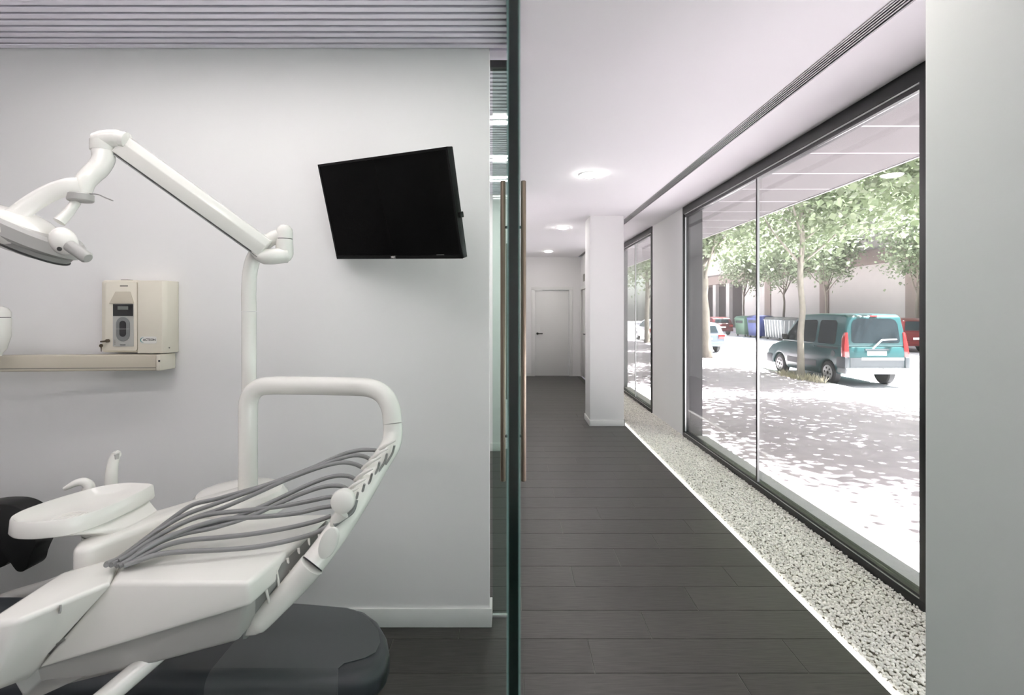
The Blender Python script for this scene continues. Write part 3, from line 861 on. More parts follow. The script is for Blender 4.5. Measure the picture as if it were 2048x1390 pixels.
# lower shell
lt = [(-0.645, 1.246, 0.832), tuple(V(300, 1262, 1.245)), tuple(V(72, 1332, 1.235)), (-1.165, 1.16, 0.72), (-1.12, 1.5, 0.78), (-0.63, 1.56, 0.83)]
lb = [tuple(V(476, 1284, 1.255)), tuple(V(330, 1324, 1.25)), tuple(V(62, 1388, 1.24)), (-1.15, 1.2, 0.615), (-1.1, 1.5, 0.70), (-0.66, 1.5, 0.73)]
loft('lower_shell', [lt, lb], 'plastic_grey', unit, bevel=0.012, seg=3)
sm = V(122, 1218, 1.135)
lathe('smudge', [(0.009, 0), (0.009, 0.003)], sm, 'plastic_mid', unit, axis=(-0.8, -0.9, 0.2), n=14)  # small grey disc in place of a soft smudge
# support bar below
tube('support_arm', [V(335, 1290, 1.30), V(235, 1375, 1.22), V(140, 1455, 1.15)], 0.024, 'plastic_white', unit, n=20)
tube('support_post', [V(140, 1455, 1.15), (-1.2, 1.22, 0.02)], 0.03, 'plastic_white', unit, n=16)
# arm linking spittoon and column, and the carrier to the chair
lR = [(-1.095, 1.315), (-1.055, 1.42), (-1.02, 1.51), (-0.965, 1.66), (-0.88, 1.74)]
lL = [(-0.95, 1.80), (-1.03, 1.68), (-1.115, 1.54), (-1.150, 1.43), (-1.160, 1.36), (-1.135, 1.315)]
lk = lR + lL
loft('link_arm', [[(x, y_, 0.918) for x, y_ in lk], [(x, y_, 0.80) for x, y_ in lk]], 'plastic_white', unit, bevel=0.016, seg=4)
cr_ = smooth_path([(-1.08, 1.52, 0.79), (-1.3, 1.85, 0.70), (-1.55, 2.01, 0.56), (-1.8, 2.03, 0.44), (-2.05, 2.03, 0.36), (-2.2, 1.96, 0.29)], 5)
tube('carrier', cr_, 0.036, 'plastic_grey', unit, n=16)
cb = V(470, 990, 1.79)
lathe('column_base', [(0.155, -0.05), (0.152, -0.01), (0.135, 0.012), (0.09, 0.022), (0.05, 0.024)], (cb.x + 0.02, 1.79, 0.889), 'plastic_white', unit, n=40)
# arch
AD = 1.74
ap = [V(496, 985, AD), V(496, 900, AD), V(496, 830, AD), V(498, 800, AD), V(510, 780, AD - .003), V(535, 771.5, AD - .006), V(600, 771, AD - .02), V(680, 772.5, AD - .04), V(735, 775, AD - .06),
      V(765, 788, AD - .07), V(781, 815, AD - .08), V(785, 845, AD - .085)]
arch = smooth_path([tuple(p) for p in ap], 5)
tube('arch', arch, 0.0305, 'plastic_white', unit, n=28)
ap2 = [V(785.3, 846.5, 1.655), V(785.5, 868, 1.65), V(780, 893, 1.63), V(757, 930, 1.585), V(725, 984, 1.52), V(690, 1040, 1.45), V(650, 1096, 1.39), V(626, 1127, 1.364)]
arch2 = smooth_path([tuple(p) for p in ap2], 5)
tube('rail', arch2, [0.0300 + 0.003 * min(1, i / 20) for i in range(len(arch2))], 'plastic_white', unit, n=28)
ap3 = [V(624.5, 1129, 1.362), V(590, 1169, 1.355), V(555, 1206, 1.34), (*V(520, 1243, 1.325),), V(490, 1268, 1.31)]
arch3 = smooth_path([tuple(p) for p in ap3], 6)
n3 = len(arch3)
tube('rail_end', arch3, [(0.035 - 0.012 * (i / n3) ** 1.2, 0.033 - 0.012 * (i / n3)) if i < n3 - 5 else ((0.022, 0.019), (0.02, 0.016), (0.016, 0.012), (0.011, 0.008), (0.005, 0.004))[i - n3 + 5] for i in range(n3)], 'plastic_white', unit, n=24)
tube('rail_joint', [arch2[-1], arch3[0]], 0.0315, 'rubber_dark', unit, n=28)
# instrument tray: inner trough, coloured grey for the shade in its slots, with holder ribs
t0 = [V(652, 1040, 1.50), V(648, 1078, 1.46), V(612, 1130, 1.41), V(518, 1244, 1.345), V(484, 1280, 1.30), V(503, 1185, 1.27)]
slab('instrument_trough', t0, (0.0, 0.02, -0.012), 'plastic_mid', unit, bevel=0.003)
for i in range(6):
    f_ = 0.10 + i * 0.15
    a = V(650, 1046, 1.492).lerp(V(503, 1185, 1.265), f_); b = V(640, 1088, 1.44).lerp(V(520, 1240, 1.335), f_)
    m_ = (a + b) / 2 + Vector((0.008, -0.006, -0.016))
    tube('holder_rib', smooth_path([tuple(a), tuple(m_), tuple(b)], 5), 0.0036, 'plastic_white', unit, n=8)
# hose hooks along the rail
ends = [(757, 903, 1.615), (742, 919, 1.595), (727, 936, 1.575), (712, 959, 1.548), (697, 980, 1.525), (684, 997, 1.505), (668, 1012, 1.49), (662, 1032, 1.465), (655, 1053, 1.44)]
for i, (ex, ey, ed) in enumerate(ends[:6]):
    a = V(ex - 2, ey + 2, ed - 0.012); b = V(ex + 34, ey - 22, ed - 0.03)
    mid = a.lerp(b, 0.5) + Vector((0.0, -0.012, 0.006))
    tube('hose_hook', smooth_path([tuple(a), tuple(mid), tuple(b)], 5), [0.0055, 0.006, 0.0062, 0.0062, 0.006, 0.0055, 0.005, 0.0045, 0.004, 0.0035, 0.0025], 'plastic_white', unit, n=10)
    j = V(ex + 27, ey + 5, ed - 0.035)
    tube('hose_tail', smooth_path([tuple(V(ex + 32, ey - 12, ed - 0.04)), tuple(j), tuple(V(ex + 14, ey + 26, ed - 0.05))], 5), 0.0035, 'plastic_mid', unit, n=8)
tube('hose_tail', smooth_path([tuple(V(712, 1000, 1.44)), tuple(V(705, 1022, 1.425)), tuple(V(688, 1036, 1.41)), tuple(V(668, 1050, 1.40))], 6), 0.0065, 'hose_grey', unit, n=10)
# brake knob and oval pad
kc = V(686, 1002, 1.40)
lathe('brake_knob', [(0.024, -0.02), (0.031, -0.016), (0.033, 0.0), (0.031, 0.010), (0.022, 0.016), (0.004, 0.018)], kc, 'plastic_white', unit, axis=(0.10, -1, 0.06), n=36)
kb = [V(686, 1024, 1.40), V(670, 1040, 1.405), V(664, 1058, 1.41)]
tube('knob_stem', kb, [(0.02, 0.012), (0.014, 0.01), (0.007, 0.006)], 'plastic_white', unit, n=16)
pc = V(655, 1087, 1.325)
ov = []
for i in range(28):
    a = 2 * PI * i / 28
    ov.append(pc + Vector((0.021 * math.cos(a) + 0.010 * math.sin(a), 0.006 * math.cos(a), 0.041 * math.sin(a))))
slab('oval_pad', ov, (0.004, 0.008, 0), 'plastic_white', unit, bevel=0.002)
# hoses
hp = [
    [(757, 903, 1.615), (745, 900, 1.61), (715, 901, 1.60), (680, 911, 1.58), (620, 937, 1.55), (540, 967, 1.52), (440, 996, 1.49), (385, 1010, 1.47), (340, 1040, 1.43), (285, 1082, 1.37), (240, 1115, 1.31), (213, 1128, 1.26)],
    [(742, 919, 1.595), (725, 912, 1.59), (700, 912, 1.58), (655, 926, 1.56), (590, 951, 1.53), (500, 983, 1.50), (430, 1008, 1.475), (370, 1030, 1.44), (315, 1062, 1.39), (268, 1096, 1.34), (236, 1118, 1.30), (212, 1130, 1.255)],
    [(727, 936, 1.575), (705, 927, 1.57), (675, 926, 1.56), (630, 938, 1.545), (570, 961, 1.52), (510, 988, 1.49), (440, 1018, 1.46), (385, 1037, 1.43), (330, 1064, 1.385), (280, 1095, 1.335), (244, 1120, 1.295), (222, 1130, 1.26)],
    [(712, 959, 1.548), (695, 952, 1.545), (665, 953, 1.535), (620, 968, 1.515), (560, 996, 1.485), (500, 1023, 1.45), (440, 1045, 1.42), (380, 1058, 1.39), (330, 1075, 1.36), (285, 1098, 1.325), (250, 1122, 1.29), (232, 1132, 1.27)],
    [(697, 980, 1.525), (680, 972, 1.52), (650, 973, 1.51), (610, 985, 1.495), (560, 1006, 1.47), (500, 1033, 1.435), (430, 1055, 1.40), (370, 1067, 1.375), (325, 1082, 1.345), (285, 1104, 1.31), (255, 1124, 1.285), (238, 1133, 1.27)],
    [(684, 997, 1.505), (660, 994, 1.50), (615, 1003, 1.485), (560, 1013, 1.465), (490, 1021, 1.445), (425, 1028, 1.43), (380, 1040, 1.41), (330, 1064, 1.37), (290, 1088, 1.335), (258, 1110, 1.30), (238, 1122, 1.28)],
    [(668, 1012, 1.49), (640, 1016, 1.48), (590, 1027, 1.46), (520, 1034, 1.435), (450, 1038, 1.415), (400, 1050, 1.39), (350, 1068, 1.36), (305, 1090, 1.325), (268, 1114, 1.29), (245, 1128, 1.275)],
    [(662, 1032, 1.465), (630, 1043, 1.45), (580, 1055, 1.425), (510, 1067, 1.395), (440, 1075, 1.375), (380, 1080, 1.355), (335, 1090, 1.335), (295, 1108, 1.305), (262, 1126, 1.28), (248, 1131, 1.27)],
    [(655, 1053, 1.44), (625, 1068, 1.415), (570, 1083, 1.38), (510, 1094, 1.355), (440, 1100, 1.335), (370, 1103, 1.32), (320, 1108, 1.305), (285, 1118, 1.285), (262, 1127, 1.275)],
]
for pts in hp:
    sp_ = smooth_path([tuple(V(*p)) for p in pts], 6)
    # never below the table top
    sp_ = [np.array((p[0], p[1], max(p[2], TZ + 0.0068))) for p in sp_]
    tube('hose', sp_, 0.0063, 'hose_grey', unit, n=12, smooth=60)

# ================================================================== CUSPIDOR
BZ = 0.99
outl = [(19, 1039), (30, 1044), (55, 1045.5), (87, 1044), (141, 1037), (201, 1019), (262, 993), (302, 972), (305, 968.5), (286, 966.5), (250, 966), (201, 973), (151, 986), (101, 1001), (50, 1019), (24, 1032)]
rim0 = [on_z(x, y_, BZ) for x, y_ in outl]
rim_s = smooth_path([tuple(p) for p in rim0 + rim0[:1]], 4)[:-1]
rim_s = [Vector(p) for p in rim_s]
cen = sum(rim_s, Vector()) / len(rim_s)
cus = thing('cuspidor', (cen.x, cen.y, BZ - 0.15), 'white spittoon bowl with a curved water spout and a cup-filler tap', 'cuspidor')
nc = cen + Vector((0.082, 0.03, 0))
def scl(s, dz, c_=cen): return [c_ + (p - cen) * s + Vector((0, 0, dz)) for p in rim_s]
loft('bowl', [scl(0.02, -0.032), scl(0.30, -0.032), scl(0.62, -0.028), scl(0.86, -0.016), scl(0.955, -0.002), scl(0.985, 0.001), scl(1.0, -0.002), scl(1.02, -0.036), scl(1.0, -0.042), scl(0.93, -0.046)], 'plastic_white', cus, cap=False)
mid_c = lambda t: cen.lerp(nc, t)
def scl2(s, dz, t): return [mid_c(t) + (p - cen) * s + Vector((0, 0, dz)) for p in rim_s]
loft('bowl_neck', [scl2(0.93, -0.046, 0), scl2(0.76, -0.056, 0.45), scl2(0.60, -0.068, 0.9), scl2(0.56, -0.082, 1.0)], 'plastic_white', cus, cap=False)
loft('neck_seam', [scl2(0.555, -0.082, 1.0), scl2(0.555, -0.0845, 1.0)], 'rubber_dark', cus, cap=False)
loft('neck_base', [scl2(0.57, -0.0845, 1.0), scl2(0.58, -0.11, 1.0), scl2(0.52, -0.17, 1.0)], 'plastic_white', cus)
for r_ in (0.16, 0.24, 0.32):
    ringp = [cen + Vector((-0.02, -0.04, -0.0315)) + (p - cen) * r_ for p in rim_s]
    tube('drain_ring', ringp + ringp[:1], 0.002, 'plastic_white', cus, n=6)
sp0_ = on_z(176, 986, BZ - 0.02)
dS = sp0_.y
spt = smooth_path([tuple(V(176, 984, dS)), tuple(V(178, 972, dS)), tuple(V(168, 964, dS - .005)), tuple(V(152, 966, dS - .015)), tuple(V(138, 973, dS - .025)), tuple(V(128, 978, dS - .03))], 5)
ns = len(spt)
tube('bowl_spout', spt, [0.0175 - 0.012 * (i / (ns - 1)) for i in range(ns)], 'plastic_white', cus, n=18)
tp = on_z(222, 968, BZ - 0.005); dT = tp.y + 0.02
tap = smooth_path([tuple(V(222, 975, dT)), tuple(V(223, 945, dT)), tuple(V(227, 922, dT)), tuple(V(232, 910, dT)), tuple(V(237, 907, dT))], 5)
nt_ = len(tap)
tube('cup_filler', tap, [0.019 - 0.008 * (i / (nt_ - 1)) for i in range(nt_)], 'plastic_white', cus, n=18)
tube('filler_nozzle', [V(233, 908, dT - 0.005), V(233.5, 918, dT - 0.005)], [0.008, 0.006], 'plastic_grey', cus, n=14)
box('filler_cap', V(228, 0, dT).x, V(238, 0, dT).x, dT - 0.012, dT + 0.01, V(0, 907, dT).z, V(0, 903.5, dT).z, 'plastic_white', cus, bevel=0.003)

# ================================================================== DENTAL CHAIR
CZ = 0.45
chair = thing('dental_chair', (-1.2, 1.70, 0), 'dark grey upholstered dental chair below the delivery table', 'dental chair')
def pad(name, outline, z, th, m, r=0.035):
    """cushion: rounded edge all round"""
    c_ = Vector((sum(p[0] for p in outline) / len(outline), sum(p[1] for p in outline) / len(outline), 0))
    def off(d):
        out = []
        n = len(outline)
        for i in range(n):
            p0, p1, p2 = Vector(outline[i - 1]), Vector(outline[i]), Vector(outline[(i + 1) % n])
            t = (p2 - p0).normalized(); nr = Vector((t.y, -t.x))
            if nr.dot(Vector((c_.x, c_.y)) - p1) > 0: nr = -nr
            out.append((p1.x - nr.x * d, p1.y - nr.y * d))
        return out
    rings = []
    for i in range(7):
        a = PI / 2 * i / 6
        d = r * (1 - math.sin(a)); zz = z - r + r * math.cos(a)
        rings.append([(x, y_, zz) for x, y_ in off(d)])
    for i in range(1, 7):
        a = PI / 2 * i / 6
        d = r * (1 - math.cos(a)); zz = z - th + r - r * math.sin(a)
        rings.append([(x, y_, zz) for x, y_ in off(d)])
    return loft(name, rings, m, chair, smooth=50)
cush = [(-2.6, 1.50), (-1.6, 1.50), (-0.9, 1.50), (-0.56, 1.50), (-0.48, 1.503), (-0.435, 1.517), (-0.405, 1.545), (-0.39, 1.585), (-0.392, 1.64), (-0.42, 1.72), (-0.47, 1.80), (-0.53, 1.855), (-0.60, 1.885), (-0.74, 1.905), (-0.95, 1.93), (-1.6, 1.95), (-2.6, 1.96)]
pad('cushion', cush, CZ, 0.105, 'upholstery_dark', r=0.04)
tp_ = [(-0.905, 1.538), (-0.525, 1.538), (-0.515, 1.562), (-0.46, 1.585), (-0.432, 1.61), (-0.43, 1.66), (-0.455, 1.725), (-0.505, 1.785), (-0.56, 1.828), (-0.62, 1.852), (-0.74, 1.868), (-0.905, 1.888)]
slab('top_panel', [(x, y_, CZ - 0.001) for x, y_ in tp_], (0, 0, 0.0035), 'upholstery', chair, bevel=0.001, seg=1)
tube('seam', [(x, y_, CZ + 0.002) for x, y_ in tp_[1:]], 0.0012, 'upholstery_seam', chair, n=6)
vv, ff = [], []
for rr_ in (0.0425, 0.0385):
    for i in range(10):
        a = PI / 2 * i / 8 if i < 9 else PI / 2
        zz = CZ - 0.04 + rr_ * math.cos(a) if i < 9 else CZ - 0.07
        vv += [(-0.905, 1.54 - rr_ * math.sin(a), zz), (-0.525 + 0.012 * math.sin(a), 1.54 - rr_ * math.sin(a), zz)]
for i in range(9):
    ff.append((2 * i, 2 * i + 1, 2 * i + 3, 2 * i + 2)); ff.append((20 + 2 * i, 20 + 2 * i + 1, 20 + 2 * i + 3, 20 + 2 * i + 2))
    ff.append((2 * i, 2 * i + 2, 20 + 2 * i + 2, 20 + 2 * i)); ff.append((2 * i + 1, 2 * i + 3, 20 + 2 * i + 3, 20 + 2 * i + 1))
mk('front_roll', vv, ff, 'upholstery', chair, smooth=50)
box('underframe', -2.4, -0.52, 1.58, 1.84, CZ - 0.15, CZ - 0.106, 'plastic_mid', chair, bevel=0.01)
box('foot_bracket', -0.56, -0.47, 1.56, 1.80, CZ - 0.13, CZ - 0.106, 'plastic_beige', chair, bevel=0.008)
slab('base_cover', [(-2.2, 1.55, 0.0), (-1.3, 1.50, 0.0), (-1.28, 1.86, 0.0), (-2.2, 1.9, 0.0)], (0, 0, 0.16), 'plastic_beige', chair, bevel=0.03, seg=3)
slab('lift', [(-2.0, 1.6, 0.15), (-1.6, 1.6, 0.15), (-1.5, 1.82, 0.15), (-2.0, 1.82, 0.15)], (0, 0, CZ - 0.29), 'plastic_mid', chair, bevel=0.02)

# ================================================================== BLACK STOOL AT THE LEFT EDGE
SD = 2.15
stool = thing('operator_stool', (V(-40, 1100, SD).x, SD, 0), 'black padded stool back showing at the left edge behind the spittoon', 'stool')
bp = [(-90, 1030), (-40, 1012), (5, 1009), (30, 1013), (50, 1024), (62, 1045), (71, 1085), (64, 1105), (58, 1120), (54, 1135), (44, 1144), (33, 1143), (25, 1134), (16, 1125), (-5, 1138), (-90, 1150)]
bpv = smooth_path([tuple(V(x, y_, SD)) for x, y_ in bp + bp[:1]], 3)[:-1]
slab('backrest', [Vector(p) for p in bpv], (0.02, 0.07, 0.01), 'black_pad', stool, bevel=0.018, seg=4, smooth=60)
tube('back_stem', [V(-30, 1130, SD + 0.05), V(-55, 1180, SD + 0.08), (V(-60, 1200, SD).x, SD + 0.05, 0.56)], 0.014, 'handle_dark', stool)
sx = V(-170, 0, SD).x
lathe('seat', [(0.0, 0.50), (0.17, 0.50), (0.19, 0.515), (0.19, 0.555), (0.17, 0.575), (0.001, 0.58)], (sx, SD + 0.02, 0), 'black_pad', stool, n=36)
lathe('gas_lift', [(0.03, 0.09), (0.03, 0.30), (0.02, 0.301), (0.02, 0.50)], (sx, SD + 0.02, 0), 'handle_dark', stool, n=20)
for i in range(5):
    a = 2 * PI * i / 5 + 0.3
    e = Vector((sx + 0.24 * math.cos(a), SD + 0.02 + 0.24 * math.sin(a), 0.062))
    tube('foot', [(sx, SD + 0.02, 0.095), e], [0.02, 0.014], 'handle_dark', stool, n=10)
    lathe('castor', [(0.022, -0.012), (0.025, -0.008), (0.025, 0.008), (0.022, 0.012)], (e.x, e.y, 0.026), 'black_pad', stool, axis=(math.sin(a), -math.cos(a), 0), n=16)
# ================================================================== CARS  (x across, y forward from the rear bumper, z up)
def arc(cy, cz, r, a0, a1, n=9):
    return [(cy + r * math.cos(math.radians(a0 + (a1 - a0) * i / n)), cz + r * math.sin(math.radians(a0 + (a1 - a0) * i / n))) for i in range(n + 1)]

class Car:
    def __init__(s, name, label, loc, W, belt, roof, paint, taper):
        s.t = thing(name, loc, label, 'car')
        s.W, s.belt, s.roof, s.paint, s.taper = W, belt, roof, paint, taper
    def hw(s, z):
        if z <= s.belt:
            return s.W / 2 - 0.05 * max(0, (0.45 - z) / 0.45) - 0.012 * max(0, (z - 0.8)) / max(0.01, s.belt - 0.8)
        return s.W / 2 - 0.012 - s.taper * (z - s.belt) / (s.roof - s.belt)
    def body(s, lower, upper):
        v, f = [], []
        for poly in (lower, upper):
            n0, n = len(v), len(poly)
            for sg in (-1, 1):
                for (y, z) in poly: v.append((sg * s.hw(z), y, z))
            f.append(tuple(n0 + i for i in range(n))); f.append(tuple(n0 + n + i for i in range(n)))
            for i in range(n): f.append((n0 + i, n0 + (i + 1) % n, n0 + n + (i + 1) % n, n0 + n + i))
        return mk('body', v, f, s.paint, s.t, bevel=0.045, seg=3, local=True, smooth=40)
    def side(s, name, poly, m, out=0.006, sides=(-1, 1), parent=None, thick=0.02):
        r = []
        for sg in sides:
            n = len(poly)
            v = [(sg * (s.hw(z) + out), y, z) for y, z in poly] + [(sg * (s.hw(z) + out - thick), y, z) for y, z in poly]
            f = [tuple(range(n)), tuple(range(n, 2 * n))] + [(i, (i + 1) % n, n + (i + 1) % n, n + i) for i in range(n)]
            r.append(mk(name, v, f, m, parent or s.t, local=True, smooth=0))
        return r
    def panel(s, name, pts, m, nrm, thick=0.02, parent=None, bevel=0):
        n = len(pts); d = Vector(nrm).normalized() * thick
        v = [Vector(p) for p in pts] + [Vector(p) - d for p in pts]
        f = [tuple(range(n)), tuple(range(n, 2 * n))] + [(i, (i + 1) % n, n + (i + 1) % n, n + i) for i in range(n)]
        return mk(name, v, f, m, parent or s.t, local=True, smooth=0, bevel=bevel)
    def wheels(s, ys, r, w=0.19, detail=True):
        for y in ys:
            for sg in (-1, 1):
                cx = sg * (s.W / 2 - w / 2 - 0.015)
                t = lathe('tyre', [(r * 0.62, -w / 2), (r * 0.9, -w / 2), (r, -w / 2 + 0.03), (r, w / 2 - 0.03), (r * 0.9, w / 2), (r * 0.62, w / 2)], (cx, y, r), 'tyre', s.t, axis=(1, 0, 0), n=32, local=True)
                fx = cx + sg * (w / 2 - 0.004)
                lathe('wheel_disc', [(r * 0.66, -0.02), (r * 0.66, 0.005), (r * 0.6, 0.012), (r * 0.15, 0.004), (0.001, 0.004)] if sg > 0 else [(r * 0.66, 0.02), (r * 0.66, -0.005), (r * 0.6, -0.012), (r * 0.15, -0.004), (0.001, -0.004)], (fx, y, r), 'rim', t, axis=(1, 0, 0), n=32, local=True)
                if detail:
                    for k in range(6):
                        a = 2 * PI * k / 6 + 0.2
                        c = (fx + sg * 0.011, y + r * 0.42 * math.cos(a), r + r * 0.42 * math.sin(a))
                        lathe('wheel_slot', [(r * 0.085, -0.004), (r * 0.085, 0.004)], c, 'tyre', t, axis=(1, 0, 0), n=10, local=True)

# ---- green van parked at the kerb
W = 1.68
van = Car('parked_van', 'dark teal small van parked at the kerb behind a tree trunk', (9.48, 13.25, RZ), W, 1.08, 1.92, 'van_green', 0.13)
RA = 0.37
lower = [(0.02, 0.42), (0.0, 0.55), (0.0, 0.90), (0.03, 1.08), (2.95, 1.08), (3.15, 1.05), (3.70, 0.92), (3.95, 0.74), (4.02, 0.52), (4.0, 0.30)] + \
        arc(3.24, 0.31, RA, 0, 180) + [(2.80, 0.24), (1.2, 0.24)] + arc(0.74, 0.31, RA, 0, 180) + [(0.30, 0.36)]
upper = [(0.028, 1.06), (0.115, 1.84), (0.22, 1.91), (1.2, 1.93), (2.05, 1.90), (2.35, 1.83), (2.80, 1.42), (3.12, 1.06)]
van.body(lower, upper)
van.side('side_window', [(2.18, 1.12), (2.90, 1.12), (2.72, 1.36), (2.36, 1.70), (2.18, 1.72)], 'car_glass', 0.004)
van.side('side_window', [(1.32, 1.16), (1.40, 1.11), (2.10, 1.11), (2.10, 1.73), (1.40, 1.75), (1.32, 1.70)], 'car_glass', 0.004)
van.side('side_window', [(0.42, 1.16), (0.48, 1.11), (1.14, 1.11), (1.20, 1.16), (1.20, 1.70), (1.14, 1.75), (0.52, 1.75), (0.44, 1.68)], 'car_glass', 0.004)
van.side('slide_rail', [(0.28, 0.985), (1.20, 0.985), (1.20, 1.035), (0.28, 1.035)], 'tyre', 0.004)
van.side('rub_strip', [(1.22, 0.44), (2.74, 0.44), (2.74, 0.60), (1.22, 0.60)], 'car_trim', 0.014)
van.side('door_gap', [(2.135, 0.30), (2.147, 0.30), (2.147, 1.78), (2.135, 1.78)], 'tyre', 0.002)
van.side('door_gap', [(1.255, 0.66), (1.267, 0.66), (1.267, 1.80), (1.255, 1.80)], 'tyre', 0.002)
van.side('door_handle', [(1.30, 0.985), (1.48, 0.985), (1.48, 1.045), (1.30, 1.045)], 'van_green', 0.03)
lathe('fuel_cap', [(0.085, 0.0), (0.085, 0.012)], (-W / 2 - 0.002, 0.47, 0.86), 'car_trim', van.t, axis=(-1, 0, 0), n=24, local=True)
def ry(z):   # rear face
    return 0.0 if z < 0.9 else 0.03 * (z - 0.9) / 0.18 if z < 1.08 else 0.03 + 0.085 * (z - 1.08) / 0.76
def rpanel(c, name, pts, m, out=0.008, th=0.02, parent=None): 
    return c.panel(name, [(x, ry(z) - out, z) for x, z in pts], m, (0, -1, 0), th, parent)
rpanel(van, 'rear_window', [(-0.58, 1.16), (0.58, 1.16), (0.63, 1.22), (0.60, 1.66), (0.54, 1.76), (0.42, 1.80), (-0.42, 1.80), (-0.54, 1.76), (-0.60, 1.66), (-0.63, 1.22)], 'car_glass')
rpanel(van, 'number_plate', [(-0.25, 0.845), (0.25, 0.845), (0.25, 0.955), (-0.25, 0.955)], 'plate', 0.012)
rpanel(van, 'plate_light', [(-0.30, 0.975), (0.32, 0.975), (0.32, 1.015), (-0.30, 1.015)], 'car_trim', 0.02, 0.03)
rpanel(van, 'tailgate_trim', [(-0.70, 0.50), (0.70, 0.50), (0.70, 0.78), (-0.70, 0.78)], 'car_trim', 0.012)
rpanel(van, 'tailgate_strip', [(-0.40, 0.72), (0.70, 0.72), (0.70, 0.785), (-0.40, 0.785)], 'rim', 0.016)
van.panel('wiper', [(-0.14, -0.03, 1.03), (-0.10, -0.035, 1.02), (0.12, -0.035, 1.23), (0.50, -0.035, 1.25), (0.50, -0.035, 1.28), (0.10, -0.035, 1.27)], 'rim', (0, -1, 0), 0.012)
van.panel('brake_lamp', [(-0.10, 0.10, 1.85), (0.10, 0.10, 1.85), (0.09, 0.12, 1.885), (-0.09, 0.12, 1.885)], 'tail_red', (0, -1, 0.2), 0.02)
for sg in (-1, 1):
    zz = [0.80, 1.06, 1.28, 1.44]
    rr = [[(sg * 0.715, ry(z) - 0.012, z), (sg * (van.hw(z) + 0.008), ry(z) - 0.012, z), (sg * (van.hw(z) + 0.008), ry(z) + (0.13 if z < 1.4 else 0.06), z), (sg * 0.715, ry(z) + 0.10, z)] for z in zz]
    loft('tail_light', rr, 'tail_red', van.t, local=True, bevel=0.01)
    mk('mirror', box_v(sg * 0.84 - 0.0, sg * 1.0, 2.72, 2.82, 1.12, 1.30), BF, 'tyre', van.t, bevel=0.025, local=True)
mk('rear_bumper', box_v(-W / 2 - 0.015, W / 2 + 0.015, -0.07, 0.30, 0.36, 0.52), BF, 'bumper_grey', van.t, bevel=0.04, seg=3, local=True)
for sg in (-1, 1):
    mk('bumper_corner', box_v(min(sg * 0.72, sg * (W / 2 + 0.012)), max(sg * 0.72, sg * (W / 2 + 0.012)), -0.035, 0.33, 0.50, 0.80), BF, 'car_trim', van.t, bevel=0.03, local=True)
mk('front_bumper', box_v(-W / 2 - 0.01, W / 2 + 0.01, 3.66, 4.06, 0.30, 0.62), BF, 'car_trim', van.t, bevel=0.05, seg=3, local=True)
van.panel('windscreen', [(-0.66, 3.06, 1.14), (0.66, 3.06, 1.14), (0.58, 2.40, 1.80), (-0.58, 2.40, 1.80)], 'car_glass', (0, 0.7, 0.7), 0.03)
van.wheels((0.74, 3.24), 0.315)

# ---- other cars, simpler
def hatch(label, loc, paint, L=4.1, Wd=1.72, belt=0.92, roof=1.45, rake=0.45, group=None):
    c = Car('parked_car', label, loc, Wd, belt, roof, paint, 0.16)
    r = 0.34
    lo = [(0.05, 0.35), (0.0, 0.55), (0.04, 0.88), (0.1, belt), (L - 1.15, belt + 0.02), (L - 0.25, 0.76), (L - 0.02, 0.6), (L, 0.32)] + arc(L - 0.82, 0.3, r, 0, 180, 7) + arc(0.75, 0.3, r, 0, 180, 7)
    up_ = [(0.1, belt - 0.02), (rake * 0.6, roof - 0.12), (rake + 0.25, roof - 0.02), (1.7, roof), (2.3, roof - 0.06), (L - 1.1, belt - 0.02)]
    c.body(lo, up_)
    t = lambda z: 0.1 + (rake * 0.6 - 0.1) * (z - belt) / (roof - 0.12 - belt)
    c.side('side_window', [(0.55 + rake * 0.5, belt + 0.05), (1.75, belt + 0.05), (1.75, roof - 0.13), (0.75 + rake * 0.6, roof - 0.14)], 'car_glass', 0.004)
    c.side('side_window', [(1.83, belt + 0.05), (L - 1.32, belt + 0.05), (2.32, roof - 0.15), (1.83, roof - 0.13)], 'car_glass', 0.004)
    z0, z1 = belt + 0.06, roof - 0.16
    c.panel('rear_window', [(-0.58, t(z0) - 0.012, z0), (0.58, t(z0) - 0.012, z0), (0.5, t(z1) - 0.012, z1), (-0.5, t(z1) - 0.012, z1)], 'car_glass', (0, -1, 0.3))
    c.panel('number_plate', [(-0.26, -0.022, 0.62), (0.26, -0.022, 0.62), (0.26, -0.02, 0.73), (-0.26, -0.02, 0.73)], 'plate', (0, -1, 0))
    for sg in (-1, 1):
        xs = sorted((sg * 0.56, sg * (Wd / 2 + 0.006)))
        mk('tail_light', box_v(xs[0], xs[1], 0.0, 0.2, 0.68, 0.88), BF, 'tail_red', c.t, bevel=0.02, local=True)
    mk('rear_bumper', box_v(-Wd / 2 - 0.01, Wd / 2 + 0.01, -0.05, 0.3, 0.32, 0.55), BF, paint, c.t, bevel=0.04, local=True)
    c.panel('windscreen', [(-0.6, L - 1.12, belt + 0.03), (0.6, L - 1.12, belt + 0.03), (0.52, 2.36, roof - 0.1), (-0.52, 2.36, roof - 0.1)], 'car_glass', (0, 0.6, 0.8), 0.03)
    c.wheels((0.75, L - 0.82), 0.31, detail=False)
    return c
hatch('red car across the street, cut off by the window frame behind the van', (19.45, 24.4, RZ), 'car_red', L=4.2, belt=1.0, roof=1.66, rake=0.3)
hatch('silver car parked beyond the leftmost tree trunk', (9.25, 24.2, RZ), 'car_silver', L=4.3)
hatch('maroon car across the street beside the green container', (17.35, 42.0, RZ), 'car_maroon', roof=1.50, belt=0.98)
hatch('pale car seen through the far narrow window', (9.5, 32.0, RZ), 'car_white', L=4.2)

